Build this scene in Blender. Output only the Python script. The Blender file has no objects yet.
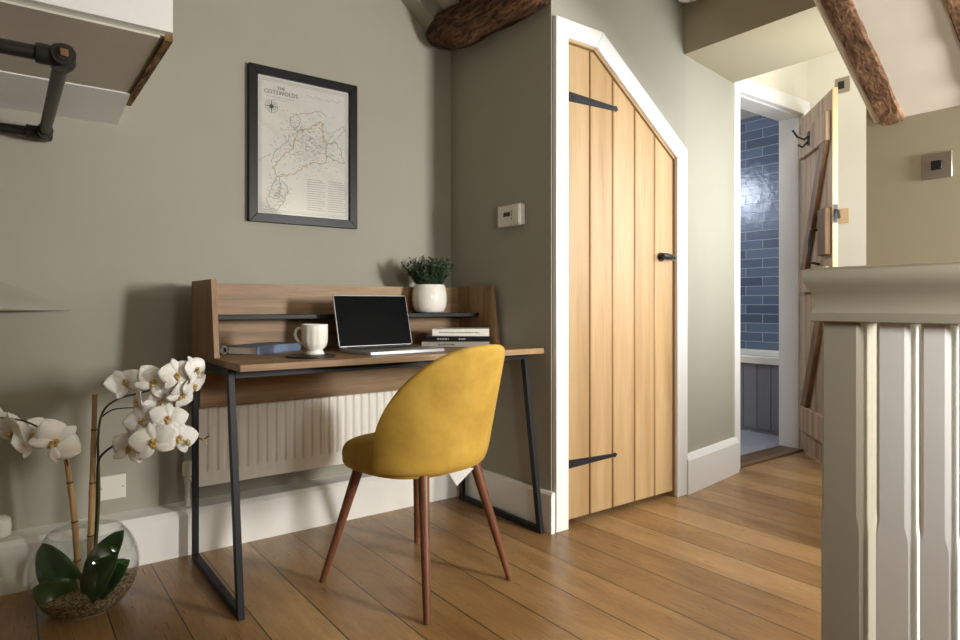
import bpy, bmesh, math, random
from mathutils import Vector, Matrix
R = math.radians
rnd = random.Random(7)
sc = bpy.context.scene
COL = sc.collection

# ------------------------------------------------------------------ camera
TH = R(36.73)
CAM_H = 0.93
cam_d = bpy.data.cameras.new('camera')
cam = bpy.data.objects.new('camera', cam_d)
COL.objects.link(cam)
cam.location = (0, 0, CAM_H)
cam_d.sensor_width = 36
cam_d.lens = 24
cam_d.shift_y = -16 / 960
cam_d.clip_start = 0.05
sc.camera = cam
RIGHT = Vector((math.cos(TH), -math.sin(TH), 0))
FWD = Vector((math.sin(TH), math.cos(TH), 0))
cam.rotation_euler = (R(90), 0, -math.atan2(FWD.x, FWD.y))

def at(px, py, d):
    "a point seen at px,py standing d metres away along the view"
    p = FWD * d + RIGHT * ((px - 480) / 640 * d)
    p.z = CAM_H + (304 - py) / 640 * d
    return p

# ------------------------------------------------------------------ materials
def lin(c):
    c = c / 255
    return c / 12.92 if c <= 0.04045 else ((c + 0.055) / 1.055) ** 2.4

def rgb(r, g, b):
    return (lin(r), lin(g), lin(b), 1)

class NT:
    def __init__(s, name):
        s.m = bpy.data.materials.new(name)
        s.m.use_nodes = True
        s.t = s.m.node_tree
        s.b = s.t.nodes['Principled BSDF']
        s.out = s.t.nodes['Material Output']
    def n(s, typ, **kw):
        nd = s.t.nodes.new(typ)
        for k, v in kw.items():
            if k in nd.inputs.keys():
                nd.inputs[k].default_value = v
            else:
                setattr(nd, k, v)
        return nd
    def l(s, a, b):
        s.t.links.new(a, b)
    def set(s, **kw):
        for k, v in kw.items():
            s.b.inputs[k.replace('_', ' ')].default_value = v
    def coords(s, scale=(1, 1, 1), rot=(0, 0, 0), loc=(0, 0, 0)):
        tc = s.n('ShaderNodeTexCoord')
        mp = s.n('ShaderNodeMapping')
        mp.inputs['Scale'].default_value = scale
        mp.inputs['Rotation'].default_value = rot
        mp.inputs['Location'].default_value = loc
        s.l(tc.outputs['Object'], mp.inputs['Vector'])
        return mp.outputs['Vector']
    def noise(s, vec, scale, detail=4, rough=0.55, dist=0):
        nd = s.n('ShaderNodeTexNoise')
        nd.inputs['Scale'].default_value = scale
        nd.inputs['Detail'].default_value = detail
        nd.inputs['Roughness'].default_value = rough
        nd.inputs['Distortion'].default_value = dist
        s.l(vec, nd.inputs['Vector'])
        return nd.outputs['Fac']
    def ramp(s, fac, stops):
        nd = s.n('ShaderNodeValToRGB')
        cr = nd.color_ramp
        while len(cr.elements) < len(stops):
            cr.elements.new(0.5)
        for e, (p, c) in zip(cr.elements, stops):
            e.position = p
            e.color = c
        s.l(fac, nd.inputs['Fac'])
        return nd.outputs['Color']
    def mix(s, fac, a, b, mode='MIX'):
        nd = s.n('ShaderNodeMix')
        nd.data_type = 'RGBA'
        nd.blend_type = mode
        for sock, v in ((nd.inputs[0], fac), (nd.inputs[6], a), (nd.inputs[7], b)):
            if hasattr(v, 'is_linked'):
                s.l(v, sock)
            else:
                sock.default_value = v
        return nd.outputs[2]
    def bump(s, h, strength, dist=0.01):
        nd = s.n('ShaderNodeBump')
        nd.inputs['Strength'].default_value = strength
        nd.inputs['Distance'].default_value = dist
        s.l(h, nd.inputs['Height'])
        s.l(nd.outputs['Normal'], s.b.inputs['Normal'])

def plain(name, c, rough=0.5, metal=0.0, spec=0.5, var=0.0, vscale=6, bump=0.0, bscale=80, coat=0.0, sheen=0.0):
    t = NT(name)
    t.set(Roughness=rough, Metallic=metal)
    t.b.inputs['Specular IOR Level'].default_value = spec
    t.b.inputs['Coat Weight'].default_value = coat
    t.b.inputs['Sheen Weight'].default_value = sheen
    v = t.coords()
    lo = tuple(x * (1 - var) for x in c[:3]) + (1,)
    hi = tuple(min(1, x * (1 + var)) for x in c[:3]) + (1,)
    t.l(t.ramp(t.noise(v, vscale), [(0.3, lo), (0.7, hi)]), t.b.inputs['Base Color'])
    if bump:
        t.bump(t.noise(v, bscale, 3), bump, 0.004)
    return t.m

def wood(name, dark, mid, light, axis='x', scale=1.0, rough=0.45, bump=0.12, var=0.5, spec=0.4):
    "long grain along one axis"
    t = NT(name)
    st = {'x': (0.06, 1, 1), 'y': (1, 0.06, 1), 'z': (1, 1, 0.06)}[axis]
    st = tuple(a * scale for a in st)
    v = t.coords(st)
    big = t.noise(v, 9, 4, 0.6, 0.6)
    fine = t.noise(v, 70, 3, 0.7, 0.2)
    base = t.ramp(big, [(0.25, dark), (0.5, mid), (0.75, light)])
    f = t.ramp(fine, [(0.35, (0.72, 0.70, 0.68, 1)), (0.6, (1, 1, 1, 1))])
    t.l(t.mix(var, base, f, 'MULTIPLY'), t.b.inputs['Base Color'])
    t.set(Roughness=rough)
    t.b.inputs['Specular IOR Level'].default_value = spec
    t.bump(fine, bump, 0.002)
    return t.m

M = {}
M['paint'] = plain('olive_grey_paint', rgb(160, 157, 143), 0.75, spec=0.25, var=0.03, vscale=2, bump=0.05, bscale=40)
M['paint_warm_lit'] = plain('olive_paint_warm_lit', rgb(162, 154, 130), 0.75, spec=0.25, var=0.03, vscale=2, bump=0.05, bscale=40)  # same olive paint, with warm light tinted into its colour
M['cream'] = plain('cream_paint', rgb(216, 212, 196), 0.8, spec=0.2, var=0.02, vscale=2, bump=0.05, bscale=30)
M['plaster'] = plain('ceiling_plaster', rgb(214, 206, 192), 0.85, spec=0.2, var=0.03, vscale=3, bump=0.25, bscale=9)
M['white'] = plain('white_gloss_paint', rgb(226, 225, 223), 0.4, spec=0.5, var=0.015, vscale=3, bump=0.05, bscale=25)
M['offwhite'] = plain('cream_white_paint', rgb(236, 233, 226), 0.42, spec=0.4, var=0.03, vscale=3, bump=0.05, bscale=25)
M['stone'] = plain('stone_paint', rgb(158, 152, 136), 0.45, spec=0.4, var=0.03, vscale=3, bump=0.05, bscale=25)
M['rad'] = plain('radiator_enamel', rgb(244, 240, 230), 0.35, spec=0.5)
M['black'] = plain('black_powder_coat', rgb(27, 28, 31), 0.5, spec=0.3, var=0.05)
M['frame'] = plain('black_picture_frame', rgb(13, 13, 15), 0.4, spec=0.3)
M['iron'] = plain('black_iron', rgb(38, 38, 42), 0.42, metal=0.3, spec=0.5, var=0.15, vscale=30, bump=0.3, bscale=60)
M['pipe'] = plain('dark_pipe_steel', rgb(52, 49, 46), 0.42, metal=0.6, var=0.15, vscale=25)
M['brass'] = plain('tarnished_brass', rgb(150, 120, 80), 0.4, metal=0.8)
M['steel'] = plain('brushed_steel', rgb(170, 158, 146), 0.35, metal=0.85, var=0.08)
M['darkplastic'] = plain('dark_plastic', rgb(18, 17, 17), 0.4)
M['plastic'] = plain('white_plastic', rgb(226, 222, 210), 0.4, spec=0.5)
M['alu'] = plain('laptop_aluminium', rgb(176, 176, 178), 0.35, metal=0.8)
M['keys'] = plain('laptop_keys', rgb(22, 22, 24), 0.5)
M['screen'] = plain('laptop_screen', rgb(3, 3, 4), 0.45, spec=0.05)
M['ceramic'] = plain('white_ceramic', rgb(232, 228, 218), 0.18, spec=0.5, coat=0.4)
M['coaster'] = plain('dark_coaster', rgb(40, 27, 22), 0.35)
M['bluecloth'] = plain('blue_cover', rgb(108, 122, 148), 0.5, var=0.1, vscale=20)
M['pages'] = plain('book_pages', rgb(222, 216, 202), 0.8, bump=0.2, bscale=300)
M['bookwhite'] = plain('white_book_cover', rgb(228, 225, 214), 0.4)
M['bookblack'] = plain('black_book_cover', rgb(20, 20, 23), 0.3)
M['bookgrey'] = plain('grey_book_cover', rgb(150, 144, 132), 0.5)
M['ink'] = plain('grey_ink', rgb(92, 90, 86), 0.7)
M['inkl'] = plain('pale_grey_ink', rgb(160, 160, 156), 0.8)
M['maporange'] = plain('map_orange_line', rgb(204, 160, 130), 0.8)
M['mapgreen'] = plain('map_green_line', rgb(150, 160, 120), 0.8)
M['mapgrey'] = plain('map_grey_line', rgb(140, 142, 138), 0.8)
M['paper'] = plain('map_paper', rgb(219, 214, 210), 0.7, var=0.02, vscale=8)
M['leaf'] = plain('orchid_leaf', rgb(46, 80, 38), 0.28, spec=0.5, var=0.3, vscale=14)
M['herb'] = plain('herb_leaf', rgb(48, 66, 42), 0.5, var=0.35, vscale=60)
M['soil'] = plain('potting_soil', rgb(40, 30, 24), 0.9, bump=0.6)
M['stemgreen'] = plain('orchid_stem', rgb(84, 88, 48), 0.5, var=0.2)
M['stemdark'] = plain('orchid_dark_stem', rgb(50, 44, 26), 0.5, var=0.2)
M['bud'] = plain('orchid_bud', rgb(176, 170, 110), 0.5, var=0.2)
M['lip'] = plain('orchid_lip', rgb(206, 172, 104), 0.5, var=0.4, vscale=90)
M['tile'] = None
M['bluefloor'] = plain('bathroom_floor', rgb(144, 146, 153), 0.4, var=0.06, vscale=20)
M['bathpanel'] = plain('bath_panel_grey', rgb(128, 126, 131), 0.5)
M['tag'] = plain('care_label', rgb(225, 225, 222), 0.7)

# velvet
t = NT('mustard_velvet')
v = t.coords()
nz = t.noise(v, 9, 4, 0.6)
t.l(t.ramp(nz, [(0.3, rgb(166, 129, 44)), (0.55, rgb(186, 149, 57)), (0.75, rgb(198, 163, 74))]), t.b.inputs['Base Color'])
t.set(Roughness=0.75)
t.b.inputs['Sheen Weight'].default_value = 0.35
t.b.inputs['Sheen Roughness'].default_value = 0.4
t.b.inputs['Sheen Tint'].default_value = rgb(240, 205, 120)
t.bump(t.noise(v, 400, 2), 0.12, 0.001)
M['velvet'] = t.m

# petals: a little light passes through
t = NT('orchid_petal')
v = t.coords()
t.l(t.ramp(t.noise(v, 40, 3), [(0.3, rgb(245, 241, 231)), (0.7, rgb(252, 250, 245))]), t.b.inputs['Base Color'])
t.set(Roughness=0.55)
t.b.inputs['Subsurface Weight'].default_value = 0.25
t.b.inputs['Subsurface Radius'].default_value = (0.01, 0.008, 0.006)
t.b.inputs['Subsurface Scale'].default_value = 0.4
M['petal'] = t.m

# thin glass
t = NT('clear_glass')
tr = t.n('ShaderNodeBsdfTransparent')
tr.inputs['Color'].default_value = (0.955, 0.965, 0.955, 1)
gl = t.n('ShaderNodeBsdfGlossy')
gl.inputs['Roughness'].default_value = 0.02
fr = t.n('ShaderNodeLayerWeight')
fr.inputs['Blend'].default_value = 0.5
pw = t.n('ShaderNodeMath', operation='POWER'); pw.inputs[1].default_value = 4.0
t.l(fr.outputs['Facing'], pw.inputs[0])
ml = t.n('ShaderNodeMath', operation='MULTIPLY_ADD'); ml.inputs[1].default_value = 0.75; ml.inputs[2].default_value = 0.04
t.l(pw.outputs[0], ml.inputs[0])
mx = t.n('ShaderNodeMixShader')
t.l(ml.outputs[0], mx.inputs[0]); t.l(tr.outputs[0], mx.inputs[1]); t.l(gl.outputs[0], mx.inputs[2])
t.l(mx.outputs[0], t.out.inputs['Surface'])
M['glass'] = t.m

# woods
M['deskx'] = wood('desk_oak', rgb(108, 82, 55), rgb(148, 117, 81), rgb(176, 145, 107), 'x', 1.6, 0.5, 0.12, 0.85)
M['deskz'] = wood('desk_oak_upright', rgb(112, 84, 58), rgb(148, 116, 82), rgb(168, 136, 100), 'z', 1.6, 0.5, 0.12, 0.85)
M['oakz'] = wood('cupboard_oak', rgb(154, 123, 84), rgb(171, 141, 100), rgb(182, 154, 115), 'z', 1.3, 0.45, 0.08, 0.35)
M['oldz'] = wood('aged_pine', rgb(134, 110, 84), rgb(168, 142, 112), rgb(188, 164, 134), 'z', 1.8, 0.6, 0.2)
M['oldedge'] = wood('pale_pine_edge', rgb(180, 148, 104), rgb(206, 176, 132), rgb(220, 192, 150), 'z', 1.8, 0.5, 0.1, 0.3)
M['oldbrown'] = wood('brown_pine', rgb(88, 62, 40), rgb(116, 84, 56), rgb(134, 100, 70), 'z', 1.8, 0.5, 0.2)
M['walnut'] = wood('walnut_leg', rgb(86, 50, 33), rgb(114, 70, 47), rgb(134, 88, 62), 'z', 2.5, 0.4, 0.05)
M['cane'] = wood('bamboo_cane', rgb(150, 116, 70), rgb(190, 152, 102), rgb(212, 178, 130), 'z', 5, 0.45, 0.05)
M['joint'] = plain('cane_joint', rgb(104, 74, 44), 0.6, var=0.2, vscale=60)
M['lock'] = wood('dark_lock_wood', rgb(84, 58, 30), rgb(104, 74, 40), rgb(122, 90, 52), 'z', 1.8, 0.6)
M['sill'] = wood('threshold_oak', rgb(66, 48, 33), rgb(94, 71, 50), rgb(116, 91, 66), 'x', 1.5, 0.5)

def rough_timber(name, axis, c0, c1, c2, c3, crack=0.9):
    t = NT(name)
    st = {'x': (0.22, 1, 1), 'y': (1, 0.22, 1)}[axis]
    v = t.coords(st)
    a = t.noise(v, 16, 6, 0.65, 1.2)
    b = t.noise(v, 60, 5, 0.7, 0.6)
    base = t.ramp(a, [(0.28, c0), (0.45, c1), (0.6, c2), (0.75, c3)])
    f = t.ramp(b, [(0.40, (0.18, 0.15, 0.13, 1)), (0.56, (1, 1, 1, 1))])
    t.l(t.mix(crack, base, f, 'MULTIPLY'), t.b.inputs['Base Color'])
    t.set(Roughness=0.8)
    t.b.inputs['Specular IOR Level'].default_value = 0.25
    mixh = t.mix(0.5, a, b)
    t.bump(mixh, 0.9, 0.02)
    return t.m
M['beam'] = rough_timber('dark_old_beam', 'y', rgb(52, 34, 24), rgb(88, 60, 40), rgb(118, 84, 56), rgb(140, 104, 70))
M['rafter'] = rough_timber('brown_old_rafter', 'x', rgb(58, 40, 30), rgb(104, 75, 53), rgb(138, 105, 77), rgb(170, 136, 104), 0.65)

# gravel
t = NT('bowl_gravel')
v = t.coords()
vo = t.n('ShaderNodeTexVoronoi'); vo.inputs['Scale'].default_value = 150
t.l(v, vo.inputs['Vector'])
t.l(t.ramp(vo.outputs['Color'], [(0.2, rgb(92, 74, 54)), (0.5, rgb(150, 128, 98)), (0.8, rgb(190, 172, 142))]), t.b.inputs['Base Color'])
t.bump(vo.outputs['Distance'], 0.8, 0.006)
t.set(Roughness=0.7)
M['gravel'] = t.m

# blue wall tiles: brick bond on the wall facing -X, so u = Y, v = Z
t = NT('blue_brick_tiles')
tc = t.n('ShaderNodeTexCoord')
sp = t.n('ShaderNodeSeparateXYZ'); cb = t.n('ShaderNodeCombineXYZ')
t.l(tc.outputs['Object'], sp.inputs[0]); t.l(sp.outputs['Y'], cb.inputs['X']); t.l(sp.outputs['Z'], cb.inputs['Y'])
bk = t.n('ShaderNodeTexBrick')
for k, val in (('Scale', 1), ('Mortar Size', 0.003), ('Mortar Smooth', 0.3), ('Bias', 0.0), ('Brick Width', 0.30), ('Row Height', 0.077)):
    bk.inputs[k].default_value = val
bk.inputs['Color1'].default_value = rgb(74, 90, 112)
bk.inputs['Color2'].default_value = rgb(104, 121, 142)
bk.inputs['Mortar'].default_value = rgb(168, 173, 182)
t.l(cb.outputs[0], bk.inputs['Vector'])
t.l(bk.outputs['Color'], t.b.inputs['Base Color'])
t.set(Roughness=0.22)
wob = t.noise(t.coords(), 14, 3)
inv = t.mix(0.55, wob, bk.outputs['Fac'])
t.bump(inv, 0.5, 0.012)
M['tile'] = t.m

# floorboards: run along Y, 17 cm wide
t = NT('oak_floorboards')
tc = t.n('ShaderNodeTexCoord')
sp = t.n('ShaderNodeSeparateXYZ'); cb = t.n('ShaderNodeCombineXYZ')
t.l(tc.outputs['Object'], sp.inputs[0]); t.l(sp.outputs['Y'], cb.inputs['X'])
sub = t.n('ShaderNodeMath', operation='ADD'); sub.inputs[1].default_value = 10 * 0.172 - 0.081
t.l(sp.outputs['X'], sub.inputs[0]); t.l(sub.outputs[0], cb.inputs['Y'])
bk = t.n('ShaderNodeTexBrick')
bk.offset = 0.37; bk.offset_frequency = 2
for k, val in (('Scale', 1), ('Mortar Size', 0.0025), ('Mortar Smooth', 0.4), ('Bias', 0.0), ('Brick Width', 4.6), ('Row Height', 0.172)):
    bk.inputs[k].default_value = val
bk.inputs['Color1'].default_value = (0, 0, 0, 1)
bk.inputs['Color2'].default_value = (1, 1, 1, 1)
bk.inputs['Mortar'].default_value = (0.5, 0.5, 0.5, 1)
t.l(cb.outputs[0], bk.inputs['Vector'])
tone = t.ramp(bk.outputs['Color'], [(0.0, rgb(150, 115, 72)), (0.5, rgb(166, 131, 85)), (1.0, rgb(182, 148, 102))])
v = t.coords((1, 0.07, 1))
big = t.noise(v, 11, 5, 0.6, 0.8)
fine = t.noise(v, 90, 4, 0.7, 0.2)
blot = t.noise(t.coords((1, 0.5, 1)), 5, 4, 0.6)
c = t.mix(0.7, tone, t.ramp(big, [(0.25, (0.62, 0.56, 0.5, 1)), (0.6, (1, 1, 1, 1))]), 'MULTIPLY')
c = t.mix(0.75, c, t.ramp(fine, [(0.3, (0.7, 0.66, 0.62, 1)), (0.6, (1, 1, 1, 1))]), 'MULTIPLY')
c = t.mix(0.7, c, t.ramp(blot, [(0.3, (0.58, 0.52, 0.46, 1)), (0.65, (1.0, 1.0, 1.0, 1))]), 'MULTIPLY')
vo = t.n('ShaderNodeTexVoronoi'); vo.inputs['Scale'].default_value = 4.2
t.l(tc.outputs['Object'], vo.inputs['Vector'])
nail = t.ramp(vo.outputs['Distance'], [(0.017, (1, 1, 1, 1)), (0.024, (0, 0, 0, 1))])
c = t.mix(nail, c, (0.015, 0.01, 0.008, 1))
c = t.mix(bk.outputs['Fac'], c, (0.03, 0.018, 0.01, 1))
t.l(c, t.b.inputs['Base Color'])
t.l(t.ramp(fine, [(0.3, (0.38, 0.38, 0.38, 1)), (0.7, (0.25, 0.25, 0.25, 1))]), t.b.inputs['Roughness'])
t.b.inputs['Specular IOR Level'].default_value = 0.45
hm = t.mix(0.8, fine, t.ramp(bk.outputs['Fac'], [(0, (1, 1, 1, 1)), (1, (0, 0, 0, 1))]))
t.bump(hm, 0.25, 0.006)
M['floor'] = t.m

# ------------------------------------------------------------------ mesh helpers
def box(bm, x0, x1, y0, y1, z0, z1, mtx=None):
    vs = [bm.verts.new(Vector((x, y, z)) if mtx is None else mtx @ Vector((x, y, z)))
          for x in (x0, x1) for y in (y0, y1) for z in (z0, z1)]
    for f in ((0, 1, 3, 2), (4, 6, 7, 5), (0, 4, 5, 1), (2, 3, 7, 6), (0, 2, 6, 4), (1, 5, 7, 3)):
        bm.faces.new([vs[i] for i in f])
    return vs

def prism(bm, poly, axis, a, b, mtx=None):
    "poly: 2-D points in the plane across axis (x: (y,z); y: (x,z); z: (x,y))"
    def P(p, t):
        q = {'x': (t, p[0], p[1]), 'y': (p[0], t, p[1]), 'z': (p[0], p[1], t)}[axis]
        q = Vector(q)
        return mtx @ q if mtx else q
    A = [bm.verts.new(P(p, a)) for p in poly]
    B = [bm.verts.new(P(p, b)) for p in poly]
    bm.faces.new(A); bm.faces.new(B[::-1])
    n = len(poly)
    for i in range(n):
        bm.faces.new([A[i], B[i], B[(i + 1) % n], A[(i + 1) % n]])

def tube(bm, pts, rad, seg=12, caps=True):
    pts = [Vector(p) for p in pts]
    if not isinstance(rad, (list, tuple)):
        rad = [rad] * len(pts)
    rings = []
    prev = None
    for i, p in enumerate(pts):
        if i == 0: d = pts[1] - p
        elif i == len(pts) - 1: d = p - pts[i - 1]
        else: d = (pts[i + 1] - p).normalized() + (p - pts[i - 1]).normalized()
        d.normalize()
        if prev is None:
            u = d.orthogonal().normalized()
        else:
            u = (prev - d * prev.dot(d)).normalized()
        prev = u
        w = d.cross(u)
        rings.append([bm.verts.new(p + (u * math.cos(2 * math.pi * k / seg) + w * math.sin(2 * math.pi * k / seg)) * rad[i]) for k in range(seg)])
    for a, b in zip(rings, rings[1:]):
        for k in range(seg):
            bm.faces.new([a[k], a[(k + 1) % seg], b[(k + 1) % seg], b[k]])
    if caps:
        bm.faces.new(rings[0][::-1]); bm.faces.new(rings[-1])

def lathe(bm, prof, c=(0, 0, 0), seg=40, fn=None):
    "prof: (r,z) list; r=0 closes to a point; fn(angle) scales r"
    c = Vector(c)
    rings = []
    for r, z in prof:
        if r <= 1e-6:
            rings.append([bm.verts.new(c + Vector((0, 0, z)))])
        else:
            rings.append([bm.verts.new(c + Vector((r * math.cos(2 * math.pi * k / seg) * (fn(2 * math.pi * k / seg, z) if fn else 1),
                                                   r * math.sin(2 * math.pi * k / seg) * (fn(2 * math.pi * k / seg, z) if fn else 1), z))) for k in range(seg)])
    for a, b in zip(rings, rings[1:]):
        for k in range(seg):
            k2 = (k + 1) % seg
            if len(a) == 1 and len(b) == 1: continue
            if len(a) == 1: bm.faces.new([a[0], b[k2], b[k]])
            elif len(b) == 1: bm.faces.new([a[k], a[k2], b[0]])
            else: bm.faces.new([a[k], a[k2], b[k2], b[k]])

def ribbon(bm, pts, w, n):
    "flat strip following pts, lying across normal n"
    pts = [Vector(p) for p in pts]
    n = Vector(n)
    L = []
    for i, p in enumerate(pts):
        d = pts[min(i + 1, len(pts) - 1)] - pts[max(i - 1, 0)]
        s = d.cross(n)
        if s.length < 1e-9: s = Vector((1, 0, 0))
        s = s.normalized() * w / 2
        L.append((bm.verts.new(p + s), bm.verts.new(p - s)))
    for a, b in zip(L, L[1:]):
        bm.faces.new([a[0], a[1], b[1], b[0]])

def BM():
    return bmesh.new()

MW = {}
def thing(name, label, cat, loc=(0, 0, 0), rotz=0.0, group=None):
    o = bpy.data.objects.new(name, None)
    o.empty_display_size = 0.05
    COL.objects.link(o)
    o.location = loc
    o.rotation_euler = (0, 0, rotz)
    MW[o.name] = Matrix.Translation(Vector(loc)) @ Matrix.Rotation(rotz, 4, 'Z')
    tag(o, label, cat, group)
    return o

def tag(o, label, cat, group=None):
    o['label'] = label
    o['category'] = cat
    if group: o['group'] = group
    return o

def part(name, bm, mat, parent=None, local=False, bevel=0.0, seg=2, sub=0, sharp=40, solid=0.0, label=None, flat=False):
    "mesh object; vertices in world space unless local"
    bmesh.ops.recalc_face_normals(bm, faces=bm.faces[:])
    me = bpy.data.meshes.new(name)
    mw = MW[parent.name] if parent else Matrix.Identity(4)
    if parent and not local:
        bm.transform(mw.inverted())
    bm.to_mesh(me); bm.free()
    if not flat:
        me.shade_smooth()
        me.set_sharp_from_angle(angle=R(sharp))
    me.materials.append(mat)
    o = bpy.data.objects.new(name, me)
    COL.objects.link(o)
    if parent:
        o.parent = parent
    MW[o.name] = mw.copy()
    if solid:
        m = o.modifiers.new('thickness', 'SOLIDIFY'); m.thickness = solid; m.offset = 0
    if bevel:
        m = o.modifiers.new('bevel', 'BEVEL'); m.width = bevel; m.segments = seg; m.limit_method = 'ANGLE'; m.angle_limit = R(35)
        m.harden_normals = False
    if sub:
        m = o.modifiers.new('subdivision', 'SUBSURF'); m.levels = sub; m.render_levels = sub
    if label: o['label'] = label
    return o

def struct(name, bm, mat, parent=None, **kw):
    o = part(name, bm, mat, parent, **kw)
    if parent is None: o['kind'] = 'structure'
    return o

def bx(*a, mtx=None):
    bm = BM(); box(bm, *a, mtx=mtx); return bm

def text_bm(txt, size, mtx, bold=0.0):
    cu = bpy.data.curves.new('lettering', 'FONT')
    cu.body = txt; cu.size = size; cu.offset = bold; cu.resolution_u = 2
    cu.align_x = 'CENTER'
    o = bpy.data.objects.new('lettering', cu)
    COL.objects.link(o)
    dg = bpy.context.evaluated_depsgraph_get()
    me = bpy.data.meshes.new_from_object(o.evaluated_get(dg))
    bm = bmesh.new(); bm.from_mesh(me); bm.transform(mtx)
    bpy.data.objects.remove(o); bpy.data.curves.remove(cu); bpy.data.meshes.remove(me)
    return bm

def merge(bm, other):
    me = bpy.data.meshes.new('tmp'); other.to_mesh(me); other.free(); bm.from_mesh(me); bpy.data.meshes.remove(me)

# ------------------------------------------------------------------ the room
YA, XB, YC, XE, XF, CZ = 2.65, 1.795, 1.92, 4.17, 2.48, 2.42

bm = BM()
prism(bm, [(-1.9, -1.0), (1.27, -1.0), (1.27, 0.58), (2.48, 0.58), (2.48, 1.01), (4.3, 1.01), (4.3, 2.06), (3.2, 2.06), (1.9, 2.75), (-1.9, 2.75)], 'z', -0.05, 0.0)
struct('floor', bm, M['floor'], flat=True)

struct('wall_back', bx(-2.0, XB + 0.05, YA, YA + 0.1, -0.05, 2.6), M['paint'])
struct('wall_left', bx(-2.0, -1.9, -1.05, YA, -0.05, 2.6), M['paint'])
WX0, WX1, WZ0, WZ1, RY = 2.13, 2.46, 0.92, 1.50, -0.95
bm = BM()   # rear wall with the stair window
box(bm, -2.0, WX0, RY - 0.1, RY, -0.05, 2.6)
box(bm, WX1, 2.58, RY - 0.1, RY, -1.0, 2.6)
box(bm, WX0, WX1, RY - 0.1, RY, -1.0, WZ0)
box(bm, WX0, WX1, RY - 0.1, RY, WZ1, 2.6)
struct('wall_rear', bm, M['paint'])
bm = BM()
for a in ((WX0, WX0 + .03, WZ0, WZ1), (WX1 - .03, WX1, WZ0, WZ1), (WX0 + .03, WX1 - .03, WZ0, WZ0 + .03), (WX0 + .03, WX1 - .03, WZ1 - .03, WZ1)):
    box(bm, a[0], a[1], RY - 0.07, RY - 0.03, a[2], a[3])
struct('window_1', bm, M['white'])

struct('wall_alcove', bx(XB, XB + 0.06, YC + 0.06, YA + 0.05, -0.05, 2.6), M['paint'])

# cupboard wall with the sloping door opening
DX0, DX1, DPX, DZT, DZR = 1.872, 2.599, 2.040, 2.030, 1.635
bm = BM()
prism(bm, [(XB, -0.05), (DX0, -0.05), (DX0, DZT), (DPX, DZT), (DX1, DZR), (DX1, -0.05), (2.69, -0.05), (2.69, 2.6), (XB, 2.6)], 'y', YC, YC + 0.06)
struct('wall_cupboard', bm, M['paint'], flat=True)
bm = BM()
prism(bm, [(2.69, YC), (3.255, 2.005), (3.255, 2.17), (2.69, YC + 0.08)], 'z', -0.05, 2.9)
struct('wall_passage', bm, M['paint'], flat=True)
# bathroom wall with doorway
BX0, BX1, BY0, BY1, BZ = 3.338, 4.06, 2.05, 2.17, 2.13
bm = BM()
prism(bm, [(3.255, -0.05), (BX0, -0.05), (BX0, BZ), (BX1, BZ), (BX1, -0.05), (XE + 0.1, -0.05), (XE + 0.1, 2.9), (3.255, 2.9)], 'y', BY0, BY1)
struct('wall_bathroom', bm, M['cream'], flat=True)
struct('wall_passage_end', bx(XE, XE + 0.1, 1.01, BY0, -0.05, 2.9), M['cream'])
bm = BM()   # passage outer wall with its window
PWX0, PWX1, PWZ0, PWZ1 = 2.74, 3.50, 0.95, 1.95
box(bm, XF + 0.1, PWX0, 0.91, 1.01, -0.05, 2.9); box(bm, PWX1, XE + 0.1, 0.91, 1.01, -0.05, 2.9)
box(bm, PWX0, PWX1, 0.91, 1.01, -0.05, PWZ0); box(bm, PWX0, PWX1, 0.91, 1.01, PWZ1, 2.9)
struct('wall_passage_side', bm, M['cream'])
bm = BM()
for a in ((PWX0, PWX0 + .04, PWZ0, PWZ1), (PWX1 - .04, PWX1, PWZ0, PWZ1), (PWX0 + .04, PWX1 - .04, PWZ0, PWZ0 + .04), (PWX0 + .04, PWX1 - .04, PWZ1 - .04, PWZ1)):
    box(bm, a[0], a[1], 0.93, 0.97, a[2], a[3])
struct('window_2', bm, M['white'])
struct('wall_stairs', bx(XF, XF + 0.1, -1.05, 1.01, -1.0, 1.75), M['paint_warm_lit'])

# ceilings
bm = BM()
prism(bm, [(-2.0, CZ), (1.26, CZ), (1.26, CZ + 0.1), (-2.0, CZ + 0.1)], 'y', -1.05, YA)
prism(bm, [(1.26, CZ), (2.72, CZ), (2.72, CZ + 0.1), (1.26, CZ + 0.1)], 'y', 1.0, 1.93)
prism(bm, [(1.26, CZ), (1.46, CZ), (1.46, CZ + 0.1), (1.26, CZ + 0.1)], 'y', 1.93, YA)
struct('ceiling', bm, M['plaster'], flat=True)
struct('ceiling_passage', bx(2.48, XE + 0.1, 0.91, BY1, 2.9, 3.0), M['plaster'])
SL = 0.707
def slope_z(x): return 1.572 + SL * (XF - x)
bm = BM()
prism(bm, [(1.25, slope_z(1.25)), (XF + 0.05, slope_z(XF + 0.05)), (XF + 0.05, slope_z(XF + 0.05) + 0.1), (1.25, slope_z(1.25) + 0.1)], 'y', -1.05, 0.984)
struct('ceiling_slope', bm, M['plaster'], flat=True)
def slope2(x): return 2.236 - 0.82 * (x - 1.67)
bm = BM()
prism(bm, [(1.44, slope2(1.44) + 0.11), (XB + 0.05, slope2(XB + 0.05) + 0.11), (XB + 0.05, slope2(XB + 0.05) + 0.19), (1.44, slope2(1.44) + 0.19)], 'y', YC + 0.06, YA)
struct('ceiling_alcove', bm, M['plaster'], flat=True)
bm = BM()
prism(bm, [(1.44, slope2(1.44)), (1.665, slope2(1.665)), (1.72, slope2(1.72) + 0.13), (1.44, slope2(1.44) + 0.13)], 'y', YA - 0.10, YA)
struct('trim_1', bm, M['paint'], flat=True)
# boxed lintel crossing the landing
struct('wall_lintel', bx(2.683, 3.245, 1.0, 2.04, 2.155, 2.92), M['paint_warm_lit'])

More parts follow.
